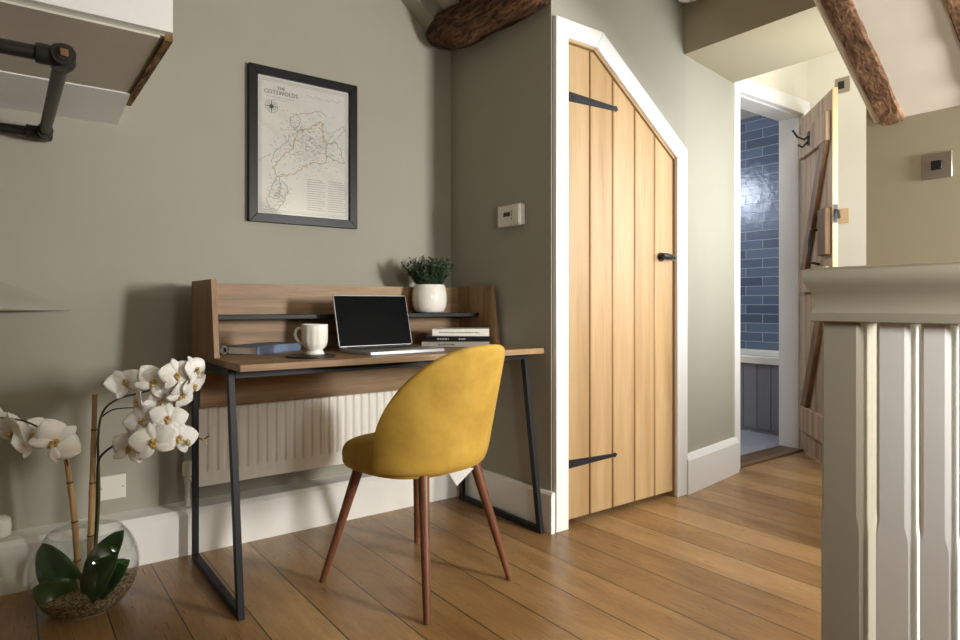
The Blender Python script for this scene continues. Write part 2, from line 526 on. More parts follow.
# baseboards
bm = BM()
prism(bm, [(2.545, -0.02), (2.545, 0.150), (2.560, 0.166), (YA, 0.172), (YA, -0.02)], 'x', -1.9, XB)
struct('baseboard_back', bm, M['offwhite'], sharp=25)
bm = BM()
prism(bm, [(1.775, -0.02), (1.775, 0.155), (1.783, 0.165), (XB, 0.165), (XB, -0.02)], 'y', 1.897, 2.545)
struct('baseboard_alcove', bm, M['offwhite'], sharp=25)
bm = BM()
ang = math.atan2(2.005 - YC, 3.255 - 2.69)
mt = Matrix.Translation((2.69, YC, 0)) @ Matrix.Rotation(ang, 4, 'Z')
prism(bm, [(-0.028, -0.02), (-0.028, 0.165), (-0.016, 0.188), (0.0, 0.192), (0.0, -0.02)], 'x', -0.02, 0.58, mtx=mt)
struct('baseboard_passage', bm, M['white'], sharp=25)

# cupboard architrave
AW = 0.088
tn = math.atan2(DZT - DZR, DX1 - DPX)
ox0, ox1 = DX0 - 0.070, DX1 + AW * 0.92
oz = DZT + 0.074
nx, nz_ = math.sin(tn) * AW * 0.95, math.cos(tn) * AW * 0.95
def sl(x): return (DZT + nz_) - (x - (DPX + nx)) * math.tan(tn)
px_top = DPX + nx - (oz - (DZT + nz_)) / math.tan(tn)
inner = [(DX0, 0), (DX0, DZT), (DPX, DZT), (DX1, DZR), (DX1, 0)]
outer = [(ox0, 0), (ox0, oz), (px_top, oz), (ox1, sl(ox1)), (ox1, 0)]
bm = BM()
for i in range(4):
    prism(bm, [inner[i], outer[i], outer[i + 1], inner[i + 1]], 'y', YC - 0.024, YC - 0.0005)
struct('trim_2', bm, M['white'], bevel=0.003)

# bathroom architrave and lining
bm = BM()
AY = BY0 - 0.025
def frame(ins, out, y0, y1):
    i = [(BX0 + ins, 0), (BX0 + ins, BZ - ins), (BX1 - ins, BZ - ins), (BX1 - ins, 0)]
    o = [(BX0 - out, 0), (BX0 - out, BZ + out), (min(BX1 + out, XE - 0.003), BZ + out), (min(BX1 + out, XE - 0.003), 0)]
    for k in range(3):
        prism(bm, [i[k], o[k], o[k + 1], i[k + 1]], 'y', y0, y1)
frame(0.0, 0.095, AY, BY0)
frame(0.0, 0.055, AY - 0.01, AY)
frame(0.012, -0.0, BY0 - 0.005, BY1 + 0.005)
struct('trim_3', bm, M['white'], bevel=0.003)
struct('trim_4', bx(BX0, BX1, 2.02, 2.17, -0.02, 0.012), M['sill'], bevel=0.003)

# boxed in cupboard hanging from the upper left corner
BXR, BYF, BZB = 0.353, 1.81, 1.625
struct('wall_overhead_box', bx(-1.9, BXR - 0.016, BYF + 0.012, YA, BZB, CZ), M['paint'])
struct('trim_5', bx(-1.9, BXR, BYF - 0.01, BYF + 0.012, BZB + 0.006, CZ), M['white'])
bm = BM()
box(bm, BXR - 0.016, BXR + 0.004, BYF + 0.012, 2.50, BZB - 0.010, CZ)
o = struct('trim_6', bm, rough_timber('rough_edge_timber', 'y', rgb(84, 58, 36), rgb(130, 96, 62), rgb(160, 124, 84), rgb(180, 146, 106)))
bm = BM()
prism(bm, [(2.36, BZB - 0.010), (2.36, BZB), (YA, BZB), (YA, BZB - 0.045)], 'x', -1.9, 0.335)
struct('trim_7', bm, M['white'])
struct('trim_8', bx(-1.9, 0.327, BYF + 0.012, 2.36, BZB - 0.006, BZB), plain('grey_board', rgb(206, 200, 190), 0.8, var=0.03))

# ------------------------------------------------------------------ timbers
def log(bm, pts, rads, seg=18, jit=0.10, seed=1):
    r_ = random.Random(seed)
    pts = [Vector(p) for p in pts]
    n = len(pts)
    rings = []
    ph = [r_.uniform(0, 6.28) for _ in range(4)]
    for i, p in enumerate(pts):
        d = (pts[min(i + 1, n - 1)] - pts[max(i - 1, 0)]).normalized()
        u = d.cross(Vector((0, 0, 1))).normalized(); w = u.cross(d)
        ring = []
        for k in range(seg):
            a = 2 * math.pi * k / seg
            f = 1 + jit * (0.5 * math.sin(2 * a + ph[0]) + 0.5 * math.sin(3 * a + ph[1] + i * 0.35) + 0.35 * math.sin(5 * a + ph[2] + i * 0.6)) + r_.uniform(-0.03, 0.03)
            ring.append(bm.verts.new(p + (u * math.cos(a) + w * math.sin(a)) * rads[i] * f))
        rings.append(ring)
    for a, b in zip(rings, rings[1:]):
        for k in range(seg):
            bm.faces.new([a[k], a[(k + 1) % seg], b[(k + 1) % seg], b[k]])
    bm.faces.new(rings[0][::-1]); bm.faces.new(rings[-1])

bm = BM()
P, Q = [], []
N = 26
for i in range(N):
    f = i / (N - 1)
    y = 2.645 - f * 0.72
    P.append((1.690 + 0.07 * f, y, 2.238 - 0.022 * min(1, f * 4) + 0.028 * f + 0.007 * math.sin(f * 13)))
    Q.append(0.100 * (0.50 + 0.50 * min(1, (f * 3.6) ** 0.8)) * (1 + 0.05 * math.sin(f * 11)))
log(bm, P, Q, 20, 0.10, 3)
tag(part('timber_beam', bm, M['beam'], sub=1, sharp=180), 'gnarled dark round timber beam crossing the alcove above the desk', 'beam')
bm = BM()
P = [(1.47 + 0.30 * f / 8, 2.36 + 0.004 * math.sin(f * 2), slope2(1.47 + 0.30 * f / 8) + 0.085) for f in range(9)]
log(bm, P, [0.034] * 9, 12, 0.15, 5)
tag(part('timber_rafter', bm, M['beam'], sub=1, sharp=180), 'short dark rafter end resting on the gnarled round beam', 'beam')

def rafter(y0, y1, seed, label, x0=1.3, x1=XF - 0.004):
    bm = BM()
    r_ = random.Random(seed)
    n = 26
    rings = []
    for i in range(n):
        x = x0 + (x1 - x0) * i / (n - 1)
        z = slope_z(x)
        prof = [(y0, 0.012), (y0 + 0.001, -0.012), (y0 + 0.004, -0.018), ((y0 + y1) / 2, -0.020), (y1 - 0.004, -0.019), (y1 - 0.001, -0.012), (y1, 0.012)]
        rings.append([bm.verts.new((x + r_.uniform(-.002, .002), yy + r_.uniform(-.004, .004), z + zz + r_.uniform(-.004, .004))) for yy, zz in prof])
    m = 7
    for a, b in zip(rings, rings[1:]):
        for k in range(m):
            bm.faces.new([a[k], a[(k + 1) % m], b[(k + 1) % m], b[k]])
    bm.faces.new(rings[0][::-1]); bm.faces.new(rings[-1])
    return tag(part('timber_rafter', bm, M['rafter'], sharp=28), label, 'beam', 'rafters under the sloping ceiling')
rafter(0.886, 0.962, 11, 'rough brown rafter nearest the open bathroom door, under the sloping white ceiling')
rafter(0.600, 0.672, 12, 'rough brown rafter cut by the top right corner of the photo')

# ------------------------------------------------------------------ cupboard door
def ztop(x):
    z = DZT - 0.014
    if x > DPX - 0.002: z = DZT - 0.014 - (x - DPX + 0.002) * math.tan(tn)
    return z
bm = BM()
dx0, dx1 = DX0 + 0.004, DX1 - 0.006
seams = [dx0, 2.018, 2.162, 2.310, 2.452, dx1]
for a, b in zip(seams, seams[1:]):
    a2, b2 = a + 0.0022, b - 0.0022
    pts = [(a2, 0.028), (b2, 0.028), (b2, ztop(b2))]
    if a2 < DPX < b2: pts.append((DPX, ztop(DPX - 0.003)))
    pts.append((a2, ztop(a2)))
    prism(bm, pts, 'y', YC - 0.004, YC + 0.026)
lb_ = BM()
lin_o = [(DX0, 0), (DX0, DZT), (DPX, DZT), (DX1, DZR), (DX1, 0)]
lin_i = [(DX0 + .003, 0), (DX0 + .003, DZT - .009), (DPX - .004, DZT - .009), (DX1 - .0045, DZR - .010), (DX1 - .0045, 0)]
for i in range(4):
    prism(lb_, [lin_i[i], lin_o[i], lin_o[i + 1], lin_i[i + 1]], 'y', YC - 0.010, YC + 0.05)
struct('trim_10', lb_, M['oakz'])
door1 = struct('door_1', bm, M['oakz'], bevel=0.005, seg=1)
bm = BM()
prism(bm, [(dx0, 0.03), (dx1, 0.03), (dx1, ztop(dx1) - .004), (DPX, ztop(DPX - 0.003) - .004), (dx0, ztop(dx0) - .004)], 'y', YC + 0.02, YC + 0.045)
part('backing_board', bm, wood('dark_oak_joint', rgb(140, 86, 44), rgb(156, 98, 52), rgb(170, 110, 60), 'z'), door1, flat=True)
def strap(z, x1, h0, h1):
    bm = BM()
    y0, y1 = YC - 0.0075, YC - 0.0038
    pts = [(dx0 + 0.001, z - h0 / 2), (x1 - 0.03, z - h1 / 2), (x1 - 0.012, z - h1 / 2 - .002), (x1, z), (x1 - 0.012, z + h1 / 2 + .002), (x1 - 0.03, z + h1 / 2), (dx0 + 0.001, z + h0 / 2)]
    prism(bm, pts, 'y', y0, y1)
    o = part('strap_hinge', bm, M['iron'], door1, bevel=0.001, seg=1)
    for k, f in enumerate((0.12, 0.45, 0.85)):
        b2 = BM()
        xx = dx0 + (x1 - dx0) * f
        tube(b2, [(xx, y0 - 0.002, z), (xx, y0 + 0.001, z)], 0.004, 8)
        part('rivet', b2, M['iron'], o)
strap(1.795, 2.196, 0.042, 0.022)
strap(0.262, 2.190, 0.036, 0.016)
bm = BM()
z = 1.152
tube(bm, [(2.496, YC - 0.0042, z), (2.496, YC - 0.010, z)], 0.022, 20)
tube(bm, [(2.496, YC - 0.010, z), (2.496, YC - 0.030, z)], 0.008, 12)
lt = part('latch', bm, M['iron'], door1, label='black iron turn latch')
bm = BM()
tube(bm, [(2.470, YC - 0.035, z + 0.004), (2.50, YC - 0.036, z + .002), (2.545, YC - 0.033, z), (2.575, YC - 0.024, z - 0.004)], [0.013, 0.015, 0.012, 0.008], 12)
part('thumb_turn', bm, M['iron'], lt)
bm = BM(); box(bm, 2.575, 2.598, YC - 0.012, YC - 0.0045, z - 0.013, z + 0.013)
part('keep', bm, M['steel'], door1, bevel=0.001)

# ------------------------------------------------------------------ bathroom door, standing open
HX, HY = BX1 - 0.016, BY0 - 0.026
dv = Vector((3.612 - HX, 1.640 - HY, 0)); W = dv.length; dv.normalize()
nv = Vector((dv.y, -dv.x, 0))          # towards the landing side seen here
if nv.x > 0: nv = -nv
dm = Matrix(((dv.x, nv.x, 0, HX), (dv.y, nv.y, 0, HY), (0, 0, 1, 0), (0, 0, 0, 1)))
bm = BM()
nb = 6
for i in range(nb):
    a, b = W * i / nb, W * (i + 1) / nb
    box(bm, a + 0.0015, b - 0.0015, -0.026, 0.0, 0.02, 2.105, mtx=dm)
door2 = struct('door_2', bm, M['oldz'], bevel=0.003, seg=1)
part('door_edge', bx(W - 0.001, W + 0.003, -0.0262, 0.0005, 0.02, 2.105, mtx=dm), M['oldedge'], door2)
for z0, z1 in ((1.83, 1.99), (1.00, 1.14), (0.15, 0.30)):
    part('ledge', bx(0.04, W - 0.03, 0.0, 0.026, z0, z1, mtx=dm), M['oldz'], door2, bevel=0.004)
for (zl, zh) in ((1.14, 1.83), (0.30, 1.00)):
    bm = BM()
    prism(bm, [(0.06, zl), (0.16, zl), (W - 0.04, zh), (W - 0.14, zh)], 'y', 0.0, 0.026, mtx=dm)
    part('brace', bm, M['oldbrown'], door2, bevel=0.004)
part('lock_case', bx(W - 0.15, W - 0.02, 0.0, 0.034, 1.20, 1.46, mtx=dm), M['lock'], door2, bevel=0.005)
def dp(x, y, z): return dm @ Vector((x, y, z))
bm = BM()
tube(bm, [dp(W - .22, 0.002, 1.36), dp(W - .22, 0.05, 1.35), dp(W - .22, 0.055, 1.30), dp(W - .22, 0.055, 1.22), dp(W - .22, 0.05, 1.17), dp(W - .22, 0.002, 1.16)], 0.008, 10)
box(bm, W - .245, W - .195, 0.0, 0.006, 1.33, 1.42, mtx=dm)
part('pull_handle', bm, M['iron'], door2)
bm = BM()
tube(bm, [dp(W + .003, -0.012, 1.44), dp(W + .035, -0.016, 1.43), dp(W + .045, -0.018, 1.39)], 0.007, 10)
box(bm, W + .003, W + .007, -0.024, -0.002, 1.37, 1.47, mtx=dm)
part('latch_bar', bm, M['iron'], door2)
bm = BM()
tube(bm, [dp(.24, 0.027, 1.93), dp(.24, 0.05, 1.91), dp(.24, 0.09, 1.93), dp(.24, 0.115, 1.97)], 0.0065, 10)
tube(bm, [dp(.24, 0.027, 1.90), dp(.24, 0.06, 1.865), dp(.24, 0.085, 1.88)], 0.0065, 10)
box(bm, .222, .258, 0.0255, 0.031, 1.875, 1.955, mtx=dm)
part('coat_hook', bm, M['iron'], door2)

# bathroom
struct('wall_bathroom_tiled', bx(5.05, 5.15, 2.17, 4.0, -0.05, 2.6), M['tile'])
struct('wall_bathroom_far', bx(3.2, 5.15, 3.9, 4.0, -0.05, 2.6), M['plaster'])
struct('wall_bathroom_left', bx(3.2, 3.31, 2.17, 3.9, -0.05, 2.6), M['plaster'])
struct('ceiling_bathroom', bx(3.2, 5.15, 2.17, 4.0, 2.5, 2.6), M['plaster'])
struct('wall_bathroom_near', bx(4.28, 5.15, 2.10, 2.17, -0.05, 2.6), M['plaster'])
struct('floor_bathroom', bx(3.2, 5.15, 2.17, 4.0, -0.05, 0.0), M['bluefloor'])
tb = thing('bathtub', 'white bathtub with grey side panel seen through the bathroom doorway', 'bathtub', (4.70, 3.0, 0))
bm = BM(); box(bm, 4.38, 4.40, 2.18, 3.88, 0.0, 0.50)
for k in range(16):
    y = 2.20 + k * 0.105
    box(bm, 4.374, 4.38, y, y + 0.098, 0.03, 0.50)
part('side_panel', bm, M['bathpanel'], tb)
bm = BM()
lo = [(4.36, 2.18), (5.045, 2.18), (5.045, 3.88), (4.36, 3.88)]
hi = [(4.44, 2.26), (4.97, 2.26), (4.97, 3.80), (4.44, 3.80)]
bt = [(4.52, 2.38), (4.90, 2.38), (4.90, 3.68), (4.52, 3.68)]
V = lambda ps, z: [bm.verts.new((x, y, z)) for x, y in ps]
rs = [V(lo, 0.50), V(lo, 0.555), V(hi, 0.555), V(bt, 0.15)]
for a, b in zip(rs, rs[1:]):
    for k in range(4): bm.faces.new([a[k], a[(k + 1) % 4], b[(k + 1) % 4], b[k]])
bm.faces.new(rs[-1])
part('tub', bm, M['ceramic'], tb, bevel=0.012)

# ------------------------------------------------------------------ desk
X0, X1, YF, YB = 0.562, 1.772, 1.938, 2.542
desk = thing('desk', 'oak and black metal writing desk with a raised back shelf against the wall', 'desk', ((X0 + X1) / 2, 2.24, 0))
part('desktop', bx(X0, X1, YF, YB, 0.728, 0.750), M['deskx'], desk, bevel=0.0015)
def hutch_side(x):
    bm = BM()
    prism(bm, [(2.225, 0.750), (YB, 0.750), (YB, 1.014), (2.268, 1.014)], 'x', x, x + 0.018)
    part('side_panel', bm, M['deskz'], desk, bevel=0.001)
hutch_side(X0); hutch_side(X1 - 0.018)
part('back_panel', bx(X0 + 0.018, X1 - 0.018, 2.524, YB, 0.750, 1.008), M['deskx'], desk, bevel=0.001)
part('shelf', bx(X0 + 0.018, X1 - 0.018, 2.36, 2.524, 0.874, 0.890), M['black'], desk, bevel=0.001, label='dark grey narrow shelf')
part('modesty_panel', bx(X0 + 0.022, X1 - 0.022, 2.508, 2.524, 0.545, 0.728), M['deskx'], desk, bevel=0.001)
def side_frame(x):
    bm = BM()
    w, s = 0.020, 0.024
    # closed loop of square tube: front leg splayed, runner, back leg, top rail
    o = [(1.925, 0.0), (2.500, 0.0), (2.500, 0.728), (2.030, 0.728)]
    i = [(1.925 + 0.0275, s), (2.500 - s, s), (2.500 - s, 0.728 - s), (2.030 + 0.0215, 0.728 - s)]
    for k in range(4):
        prism(bm, [o[k], o[(k + 1) % 4], i[(k + 1) % 4], i[k]], 'x', x, x + w)
    part('leg_frame', bm, M['black'], desk, bevel=0.0015)
side_frame(0.553); side_frame(1.742)
part('front_rail', bx(0.573, 1.742, 2.026, 2.036, 0.700, 0.728), M['black'], desk, bevel=0.001)
part('rear_rail', bx(0.573, 1.742, 2.480, 2.500, 0.700, 0.728), M['black'], desk, bevel=0.001)

# ------------------------------------------------------------------ laptop
lp = thing('laptop', 'open silver laptop with a blank black screen on the desk', 'laptop', (1.176, 2.128, 0.7505), R(2))
def rrect(w, d, r, n=5):
    p = []
    for cx, cy, a0 in ((w / 2 - r, d / 2 - r, 0), (-w / 2 + r, d / 2 - r, 90), (-w / 2 + r, -d / 2 + r, 180), (w / 2 - r, -d / 2 + r, 270)):
        for k in range(n + 1):
            a = R(a0 + 90 * k / n)
            p.append((cx + r * math.cos(a), cy + r * math.sin(a)))
    return p
bm = BM(); prism(bm, rrect(0.325, 0.235, 0.01), 'z', 0.0, 0.013)
bs = part('base', bm, M['alu'], lp, local=True, bevel=0.002)
bm = BM()
for r_i in range(5):
    for k in range(13):
        box(bm, -0.14 + k * 0.0216, -0.14 + k * 0.0216 + 0.019, 0.085 - r_i * 0.02 - 0.017, 0.085 - r_i * 0.02, 0.0129, 0.0140)
part('keyboard', bm, M['keys'], bs, local=True)
part('trackpad', bx(-0.055, 0.055, -0.105, -0.03, 0.0129, 0.0134), M['steel'], bs, local=True)
lm = Matrix.Translation((0, 0.112, 0.014)) @ Matrix.Rotation(R(-15), 4, 'X')
bm = BM(); prism(bm, rrect(0.325, 0.206, 0.009), 'y', 0.0, 0.006, mtx=lm @ Matrix.Translation((0, 0, 0.105)))
ld = part('lid', bm, M['alu'], lp, local=True, bevel=0.0015)
part('display', bx(-0.159, 0.159, -0.0008, 0.0005, 0.006, 0.2035, mtx=lm), M['screen'], ld, local=True)
bm = BM(); tube(bm, [(-0.13, 0.113, 0.012), (0.13, 0.113, 0.012)], 0.006, 10)
part('hinge', bm, M['darkplastic'], lp, local=True)

# ------------------------------------------------------------------ mug and coaster
MX, MY = 0.853, 2.085
bm = BM(); lathe(bm, [(0, 0), (0.080, 0), (0.083, 0.002), (0.083, 0.005), (0.080, 0.007), (0, 0.007)], (MX - 0.012, MY + 0.005, 0.7503), 48)
tag(part('coaster', bm, M['coaster']), 'round dark brown coaster lying beneath the white mug', 'coaster')
mug = thing('mug', 'white fluted pedestal mug on the dark coaster', 'mug', (MX, MY, 0.7577))
prof = [(0, 0), (0.031, 0), (0.034, 0.003), (0.031, 0.008), (0.027, 0.013), (0.028, 0.018), (0.037, 0.028), (0.0415, 0.042), (0.0425, 0.060), (0.043, 0.085), (0.0440, 0.102),
        (0.043, 0.1035), (0.041, 0.101), (0.0395, 0.085), (0.039, 0.060), (0.038, 0.042), (0.032, 0.028), (0.0, 0.022)]
bm = BM(); lathe(bm, prof, (0, 0, 0), 96, lambda a, z: 1 + (0.03 * abs(math.cos(a * 6)) if 0.02 < z < 0.095 else 0))
body = part('body', bm, M['ceramic'], mug, local=True, sharp=60)
bm = BM()
hd = -RIGHT
H = [(0.038, 0.084), (0.050, 0.092), (0.064, 0.086), (0.069, 0.068), (0.062, 0.050), (0.050, 0.038), (0.036, 0.033)]
tube(bm, [hd * a + Vector((0, 0, z)) for a, z in H], [0.005, 0.0055, 0.006, 0.006, 0.0055, 0.005, 0.005], 10)
part('handle', bm, M['ceramic'], mug, local=True, sub=1)

# ------------------------------------------------------------------ things at the left end of the desk
bk_ = thing('notebook', 'thick blue notebook lying under the shelf beside the white mug', 'notebook', (0.716, 2.262, 0.7503), R(33))
bm = BM()
prism(bm, [(0.004, 0.005), (0.245, 0.005), (0.245, 0.13), (0.004, 0.13)], 'z', 0.003, 0.027)
part('pages', bm, M['pages'], bk_, local=True)
bm = BM()
box(bm, 0.0, 0.25, 0.0, 0.135, 0.027, 0.031); box(bm, 0.0, 0.25, 0.0, 0.135, 0.0, 0.003); box(bm, 0.0, 0.25, 0.0, 0.004, 0.003, 0.027)
part('cover', bm, M['bluecloth'], bk_, local=True, bevel=0.0015)
tc_ = thing('cylinder_case', 'small dark cylinder with a metal ring at its end beside the blue notebook', 'case', (0.618, 2.40, 0.7503))
bm = BM(); tube(bm, [(0, -0.07, 0.019), (0, 0.10, 0.019)], 0.017, 20)
part('barrel', bm, M['darkplastic'], tc_, local=True)
bm = BM(); lathe(bm, [(0.008, 0), (0.014, 0), (0.014, 0.012), (0.008, 0.012), (0.008, 0)], (0, 0, 0), 24)
bm.transform(Matrix.Translation((0, -0.07, 0.019)) @ Matrix.Rotation(R(90), 4, 'X'))
part('bezel', bm, M['pipe'], tc_, local=True)

# ------------------------------------------------------------------ books
def book(name, loc, rot, w, d, h, mat, label, marks):
    b = thing(name, label, 'book', loc, rot, 'books stacked on the desk')
    part('pages', bx(0.003, w - 0.003, 0.004, d - 0.004, 0.002, h - 0.002), M['pages'], b, local=True)
    bm = BM()
    box(bm, 0, w, 0, d, h - 0.002, h); box(bm, 0, w, 0, d, 0, 0.002); box(bm, 0, w, 0, 0.002, 0.002, h - 0.002)
    cv = part('cover', bm, mat, b, local=True, bevel=0.0006, seg=1)
    r_ = random.Random(len(label))
    for (a, c, z0, z1) in marks:
        bm = BM()
        x = a
        while x < c:
            l = r_.uniform(0.004, 0.011)
            box(bm, x, min(c, x + l), -0.0006, 0.0002, z0, z1); x += l + 0.003
        part('spine_lettering', bm, M['ink'] if mat is not M['bookblack'] else M['inkl'], cv, local=True)
    return b
RB = R(-38)
book('book', (1.405, 2.292, 0.7503), RB, 0.285, 0.170, 0.022, M['bookgrey'], 'grey hardback book at the bottom of the stack behind the chair', [(0.07, 0.14, 0.007, 0.014)])
book('book', (1.420, 2.286, 0.7726), RB, 0.270, 0.165, 0.022, M['bookblack'], 'black hardback book in the middle of the stack on the desk', [(0.05, 0.10, 0.008, 0.014), (0.14, 0.17, 0.008, 0.014)])
book('book', (1.450, 2.280, 0.7949), RB + R(1), 0.240, 0.155, 0.030, M['bookwhite'], 'white book with grey lettering on top of the stack', [(0.03, 0.20, 0.013, 0.017)])

# ------------------------------------------------------------------ potted plant on the shelf
pp = thing('potted_plant', 'small bushy green plant in a round white pot on the desk shelf', 'plant', (1.539, 2.442, 0.8903))
prof = [(0, 0), (0.052, 0), (0.064, 0.004), (0.074, 0.022), (0.079, 0.050), (0.079, 0.080), (0.073, 0.112), (0.068, 0.126), (0.065, 0.128), (0.062, 0.125), (0.062, 0.105), (0, 0.105)]
bm = BM(); lathe(bm, prof, (0, 0, 0), 48)
part('pot', bm, M['ceramic'], pp, local=True, sharp=50, sub=1)
bm = BM(); lathe(bm, [(0, 0.116), (0.03, 0.117), (0.0615, 0.112), (0.0615, 0.106)], (0, 0, 0), 24)
part('soil', bm, M['soil'], pp, local=True)
bm = BM()
for i in range(190):
    a = rnd.uniform(0, 2 * math.pi); r0 = 0.05 * math.sqrt(rnd.random())
    p0 = Vector((r0 * math.cos(a), r0 * math.sin(a), 0.113))
    lean = rnd.uniform(0.0, 0.85) * (0.35 + r0 / 0.05 * 0.65)
    d = Vector((math.cos(a) * lean, math.sin(a) * lean, 1)).normalized()
    L = rnd.uniform(0.055, 0.135)
    p1 = p0 + d * L
    p1.y = min(p1.y, 0.065)
    tube(bm, [p0, p0.lerp(p1, 0.5) + Vector((0, 0, 0.004)), p1], [0.0012, 0.0011, 0.0007], 5)
    for k in range(9):
        f = 0.25 + 0.75 * k / 8
        q = p0.lerp(p1, f)
        b = rnd.uniform(0, 2 * math.pi)
        ld_ = (Vector((math.cos(b), math.sin(b), rnd.uniform(0.3, 1.1)))).normalized()
        s = ld_.cross(Vector((rnd.uniform(-1, 1), rnd.uniform(-1, 1), 1))).normalized()
        l, w = rnd.uniform(0.014, 0.026), rnd.uniform(0.003, 0.0052)
        e = q + ld_ * l
        n_ = s.cross(ld_) * 0.0012
        vs = [bm.verts.new(q), bm.verts.new(q + ld_ * l * .5 + s * w + n_), bm.verts.new(e), bm.verts.new(q + ld_ * l * .5 - s * w + n_)]
        md = bm.verts.new(q + ld_ * l * .5 - n_)
        for t0, t1 in ((0, 1), (1, 2), (2, 3), (3, 0)):
            bm.faces.new([vs[t0], vs[t1], md])
part('foliage', bm, M['herb'], pp, local=True, flat=True)

# ------------------------------------------------------------------ framed map
PX0, PX1, PZ0, PZ1 = 0.797, 1.274, 1.266, 1.906
pic = thing('framed_map', 'framed pale county map in a black frame on the olive wall', 'picture', ((PX0 + PX1) / 2, YA, PZ0))
FW = 0.036
bm = BM()
o = [(PX0, PZ0), (PX1, PZ0), (PX1, PZ1), (PX0, PZ1)]
i_ = [(PX0 + FW, PZ0 + FW), (PX1 - FW, PZ0 + FW), (PX1 - FW, PZ1 - FW), (PX0 + FW, PZ1 - FW)]
for k in range(4):
    prism(bm, [o[k], o[(k + 1) % 4], i_[(k + 1) % 4], i_[k]], 'y', YA - 0.026, YA - 0.001)
part('frame', bm, M['frame'], pic, bevel=0.0015)
PY = YA - 0.012
part('print', bx(PX0 + 0.03, PX1 - 0.03, PY, PY + 0.006, PZ0 + 0.03, PZ1 - 0.03), M['paper'], pic)
mx0, mx1, mz0, mz1 = PX0 + FW, PX1 - FW, PZ0 + FW, PZ1 - FW
def mp(u, v, k=1):      # u,v in 0..1 across the sheet, v downwards
    return Vector((mx0 + (mx1 - mx0) * u, PY - 0.0004 * k, mz1 - (mz1 - mz0) * v))
def jag(pts, n=7, amp=0.012, seed=1):
    r_ = random.Random(seed); out = []
    for a, b in zip(pts, pts[1:]):
        for k in range(n):
            f = k / n
            out.append((a[0] + (b[0] - a[0]) * f + r_.uniform(-amp, amp), a[1] + (b[1] - a[1]) * f + r_.uniform(-amp, amp)))
    out.append(pts[-1]); return out
NV = (0, -1, 0)
bm = BM()
for ins in (0.025, 0.04):
    q = [(ins, ins * .75), (1 - ins, ins * .75), (1 - ins, 1 - ins * .75), (ins, 1 - ins * .75), (ins, ins * .75)]
    for a, b in zip(q, q[1:]): ribbon(bm, [mp(*a), mp(*b)], 0.0012, NV)
part('map_border', bm, M['mapgrey'], pic, flat=True)
nb_ = [(0.20, 0.72), (0.16, 0.66), (0.24, 0.58), (0.36, 0.50), (0.40, 0.42), (0.42, 0.36), (0.52, 0.34), (0.62, 0.29), (0.68, 0.27), (0.70, 0.36), (0.74, 0.43), (0.74, 0.50), (0.72, 0.58), (0.58, 0.58), (0.50, 0.62), (0.40, 0.68), (0.28, 0.71), (0.20, 0.72)]
bm = BM(); ribbon(bm, [mp(*p, 2) for p in jag(nb_, 6, 0.010, 4)], 0.0036, NV)
part('map_boundary', bm, M['maporange'], pic, flat=True)
bm = BM()
for q, sd in (([(0.74, 0.43), (0.84, 0.40), (0.90, 0.46), (0.95, 0.56), (0.84, 0.54), (0.74, 0.52)], 6), ([(0.20, 0.72), (0.16, 0.80), (0.10, 0.88), (0.22, 0.88), (0.24, 0.78), (0.22, 0.72)], 7),
              ([(0.26, 0.74), (0.32, 0.82), (0.28, 0.90), (0.20, 0.97), (0.12, 0.95), (0.10, 0.88)], 8)):
    bm = BM()
    ribbon(bm, [mp(*p, 2) for p in jag(q, 5, 0.010, sd)], 0.0028, NV)
    part('map_valley', bm, M['mapgreen'], pic, flat=True)
bm = BM()
r_ = random.Random(5)
for q, sd in (([(0.76, 0.40), (0.84, 0.32), (0.93, 0.27), (0.96, 0.30), (0.86, 0.37), (0.78, 0.42)], 1), ([(0.34, 0.28), (0.40, 0.24), (0.46, 0.28), (0.40, 0.36), (0.34, 0.32), (0.34, 0.28)], 2), ([(0.02, 0.62), (0.10, 0.58), (0.14, 0.56)], 3),
              ([(0.40, 0.24), (0.55, 0.22), (0.66, 0.18), (0.74, 0.22)], 9), ([(0.14, 0.62), (0.18, 0.54), (0.30, 0.46), (0.34, 0.40)], 10)):
    bm = BM()
    ribbon(bm, [mp(*p, 3) for p in jag(q, 5, 0.008, sd)], 0.0018, NV)
    part('map_river', bm, M['mapgrey'], pic, flat=True)
bm = BM()
for k in range(620):
    u = r_.gauss(0.55, 0.18); v_ = r_.gauss(0.45, 0.10)
    if k % 4 == 0: u, v_ = r_.gauss(0.21, 0.06), r_.gauss(0.84, 0.07)
    if not (0.06 < u < 0.94 and 0.2 < v_ < 0.96): continue
    l = r_.uniform(0.01, 0.035); a = r_.uniform(-0.6, 0.6)
    ribbon(bm, [mp(u, v_, 3), mp(u + l, v_ + l * a * .6, 3)], r_.uniform(0.0009, 0.0022), NV)
part('map_detail', bm, M['inkl'], pic, flat=True)['kind'] = 'stuff'
bm = BM()
cx, cz, cr = 0.145, 0.215, 0.026
C0 = mp(cx, cz, 3)
def cp(a, r): return C0 + Vector((math.cos(a) * r, 0, math.sin(a) * r))
ribbon(bm, [cp(2 * math.pi * k / 32, cr) for k in range(33)], 0.0012, NV)
ribbon(bm, [cp(2 * math.pi * k / 32, cr * .72) for k in range(33)], 0.0007, NV)
for k in range(8):
    a = k * math.pi / 4; r0 = cr * (1.2 if k % 2 == 0 else 0.7)
    vs = [bm.verts.new(p) for p in (cp(a, r0), cp(a + .5, cr * .2), C0, cp(a - .5, cr * .2))]
    bm.faces.new(vs)
part('compass_rose', bm, M['ink'], pic, flat=True)
bm = BM()
def tm(u, v_, s=1): return Matrix.Translation(mp(u, v_, 3)) @ Matrix.Rotation(R(90), 4, 'X')
merge(bm, text_bm('THE', 0.019, tm(0.245, 0.085)))
merge(bm, text_bm('COTSWOLDS', 0.0235, tm(0.245, 0.122)))
